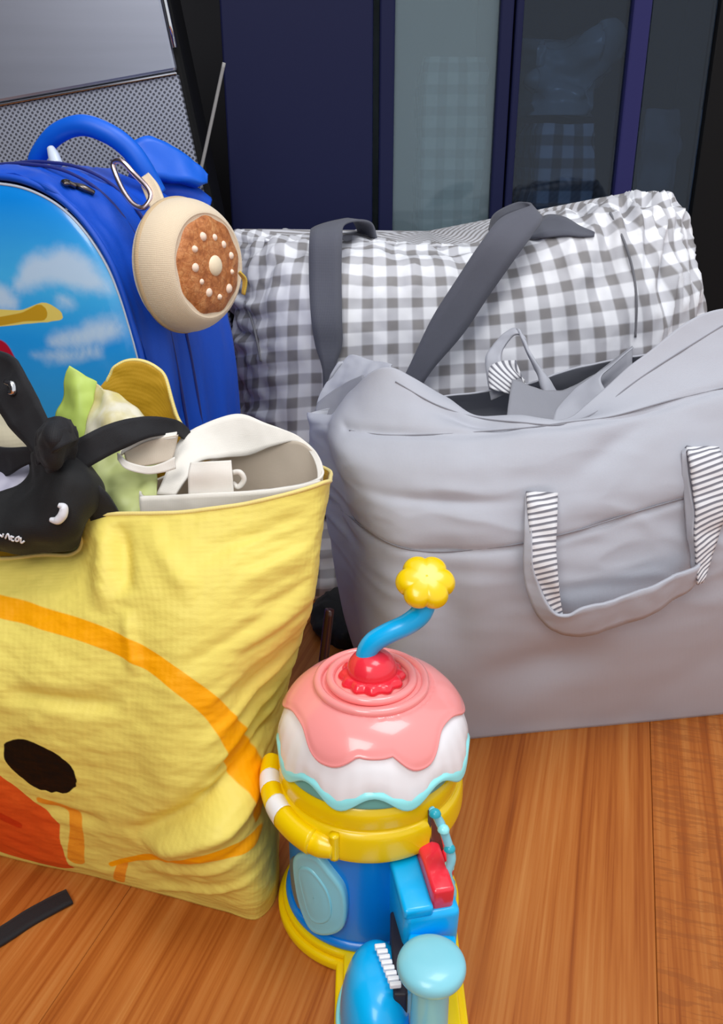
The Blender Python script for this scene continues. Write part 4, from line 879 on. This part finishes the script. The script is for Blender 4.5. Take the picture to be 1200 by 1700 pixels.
# half-dome scale housing
sc_c = V3(.0110, .437, Zb)
V = []
for i, t in enumerate(np.linspace(0, 1, 16)):
    ph = t*math.pi/2
    V.append([(sc_c[0]+.027*math.cos(ph)**.6*math.cos(a) + (.0), sc_c[1]+.046*math.cos(ph)**.6*math.sin(a), Zb+.050*math.sin(ph)) for a in np.linspace(0, 2*math.pi, 48, endpoint=False)])
sheet('scale_housing', np.array(V), TB2, toy, True)
tube('scale_edge', [(sc_c[0]+.0275*math.cos(a), sc_c[1]+.0465*math.sin(a), Zb+.003) for a in np.linspace(math.pi*.55, math.pi*1.5, 20)], .0022, TAQ, toy, 50, 8)
rbox('slot', (.010, .070, .052), plastic('toy_dark', srgb(40, 34, 44), .5), toy, RM((.0265, .452, Zb+.025)), .002)
for k in range(8):
    p = at(631+k*3.6, 1572+k*9, .452-.0045*k)
    rbox('scale_tick', (.008, .0034, .004), TW, toy, RM(p, .12), .0008, 2)
rbox('slot_liner', (.003, .030, .040), plastic('toy_tan', srgb(176, 130, 110), .45), toy, RM((.0335, .458, Zb+.028)), .001)
rbox('side_wall', (.006, .085, .030), TB, toy, RM((.030, .395, Zb+.015)), .002)
# dispenser block with red button
blk = RM((.0445, .487, .076), .20, .10)
shade(rbox('dispenser', (.041, .060, .050), TB2, toy, blk, .005, 3), 50)
shade(rbox('dispenser_cap', (.022, .058, .010), TB2, toy, blk @ Matrix.Translation((-.0105, 0, .027)), .003, 3), 50)
shade(rbox('button', (.0165, .046, .022), TR, toy, blk @ Matrix.Translation((.0080, -.002, .032)), .003, 3), 50)
shade(rbox('button_stop', (.006, .030, .024), TR, toy, blk @ Matrix.Translation((.0205, .014, .026)), .002, 3), 50)
tube('hinge', [(.034, .449, .073), (.050, .446, .074), (.066, .445, .074)], .0105, TB2, toy, 20, 16)
shade(rbox('dispenser_foot', (.036, .036, .040), TB, toy, RM((.052, .478, Zb+.019)), .003), 50)
# mushroom-headed plunger
pc = at(716, 1605, .408); px_, py_ = pc[0], .408; hz = pc[2]
lathe('plunger', [(.0155, Zb-.002), (.0145, Zb+.010), (.0130, Zb+.022), (.0126, hz-.016), (.0145, hz-.0095), (.0205, hz-.0045), (.0226, hz+.000), (.0214, hz+.005), (.0165, hz+.0085), (.009, hz+.0102), (0, hz+.0106)], TCY, toy, (px_, py_, 0), 64, n=60)
# clear panel and cyan chain on the right
tube('cyan_chain', [at(716, 1342, .488), at(730, 1365, .487), at(742, 1395, .485), at(749, 1425, .483), at(744, 1450, .480), at(750, 1480, .477), at(749, 1500, .474)], [.0022, .0034, .0032, .0036, .0028, .0036, .003], TCY, toy, 50, 10)
for k, p in enumerate(((722, 1352), (736, 1378), (746, 1410), (744, 1440), (746, 1466))):
    dome('chain_bead', .0044, .0042, plastic('toy_sea', srgb(40, 170, 190), .3) if k % 2 == 0 else TAQ, toy, tuple(at(p[0], p[1], .483)), Matrix.Identity(4), 12)
t = NT('smoky_clear_plastic'); t.set(Base_Color=srgb(120, 84, 70), Roughness=.15); t.b.inputs['Transmission Weight'].default_value = .5
quad('clear_panel', [[at(718, 1460, .502), at(740, 1480, .498)], [at(714, 1400, .503), at(738, 1420, .50)], [at(713, 1345, .505), at(722, 1352, .505)]], t.m, toy, 14, 8, .0016, 0)
tube('panel_edge', [at(713, 1345, .5045), at(713, 1400, .5025), at(716, 1450, .501)], .0013, plastic('toy_brown', srgb(84, 70, 66), .4), toy, 16, 8)

# ------------------------------------------------------------------ small things on the floor
BRN = plastic('maroon_lacquer', srgb(66, 32, 28), .25, .3)
rod = thing('rod', 'slim dark maroon rod standing between the yellow tote and the grey tote', 'rod', tuple(atz(528, 1262)))
pb = atz(520, 1240, .004); ptp = at(547, 1012, .775)
tube('shaft', [pb, pb*.5+ptp*.5, ptp], [.0042, .0052, .0048], BRN, rod, 24, 12)
tube('shine_band', [pb*.44+ptp*.56, pb*.40+ptp*.60], .0062, GUN, rod, 6, 12)
dk = new_mesh('pouch', [], [], BLK) if False else None
pV = surf([[V3(-.055, .985, 0), V3(-.02, .965, 0), V3(.0, .985, 0), V3(.0, 1.05, 0), V3(-.03, 1.07, 0), V3(-.06, 1.05, 0)],
           [V3(-.058, .985, .02), V3(-.02, .962, .02), V3(.004, .985, .02), V3(.004, 1.05, .02), V3(-.03, 1.075, .02), V3(-.064, 1.05, .02)],
           [V3(-.045, 1.0, .036), V3(-.02, .985, .032), V3(-.004, 1.0, .036), V3(-.006, 1.04, .04), V3(-.03, 1.05, .044), V3(-.05, 1.04, .04)]], 30, 60, True)
pV = pV + normals(pV, True)*(nz(pV, (40, 40, 40), 91)*.006)[..., None]; pV[..., 2] = np.maximum(pV[..., 2], 0)
po = sheet('pouch', pV, BLK, None, True, cap_bottom=True, cap_top=True); tag(po, 'small black pouch in the dark gap between the yellow and grey totes', 'pouch')
sp = [atz(x, y, .0016) for x, y in ((-60, 1590), (0, 1557), (50, 1524), (95, 1500), (116, 1490))]
pe = [(p+V3(.0052, -.0072, .001), p+V3(-.0052, .0072, .001)) for p in sp]
ob = ribbon('webbing_strip', pe, BLKW, None, 40, .0026, 5, .0008, 12); tag(ob, 'short black strap end lying on the wooden floor', 'strap')
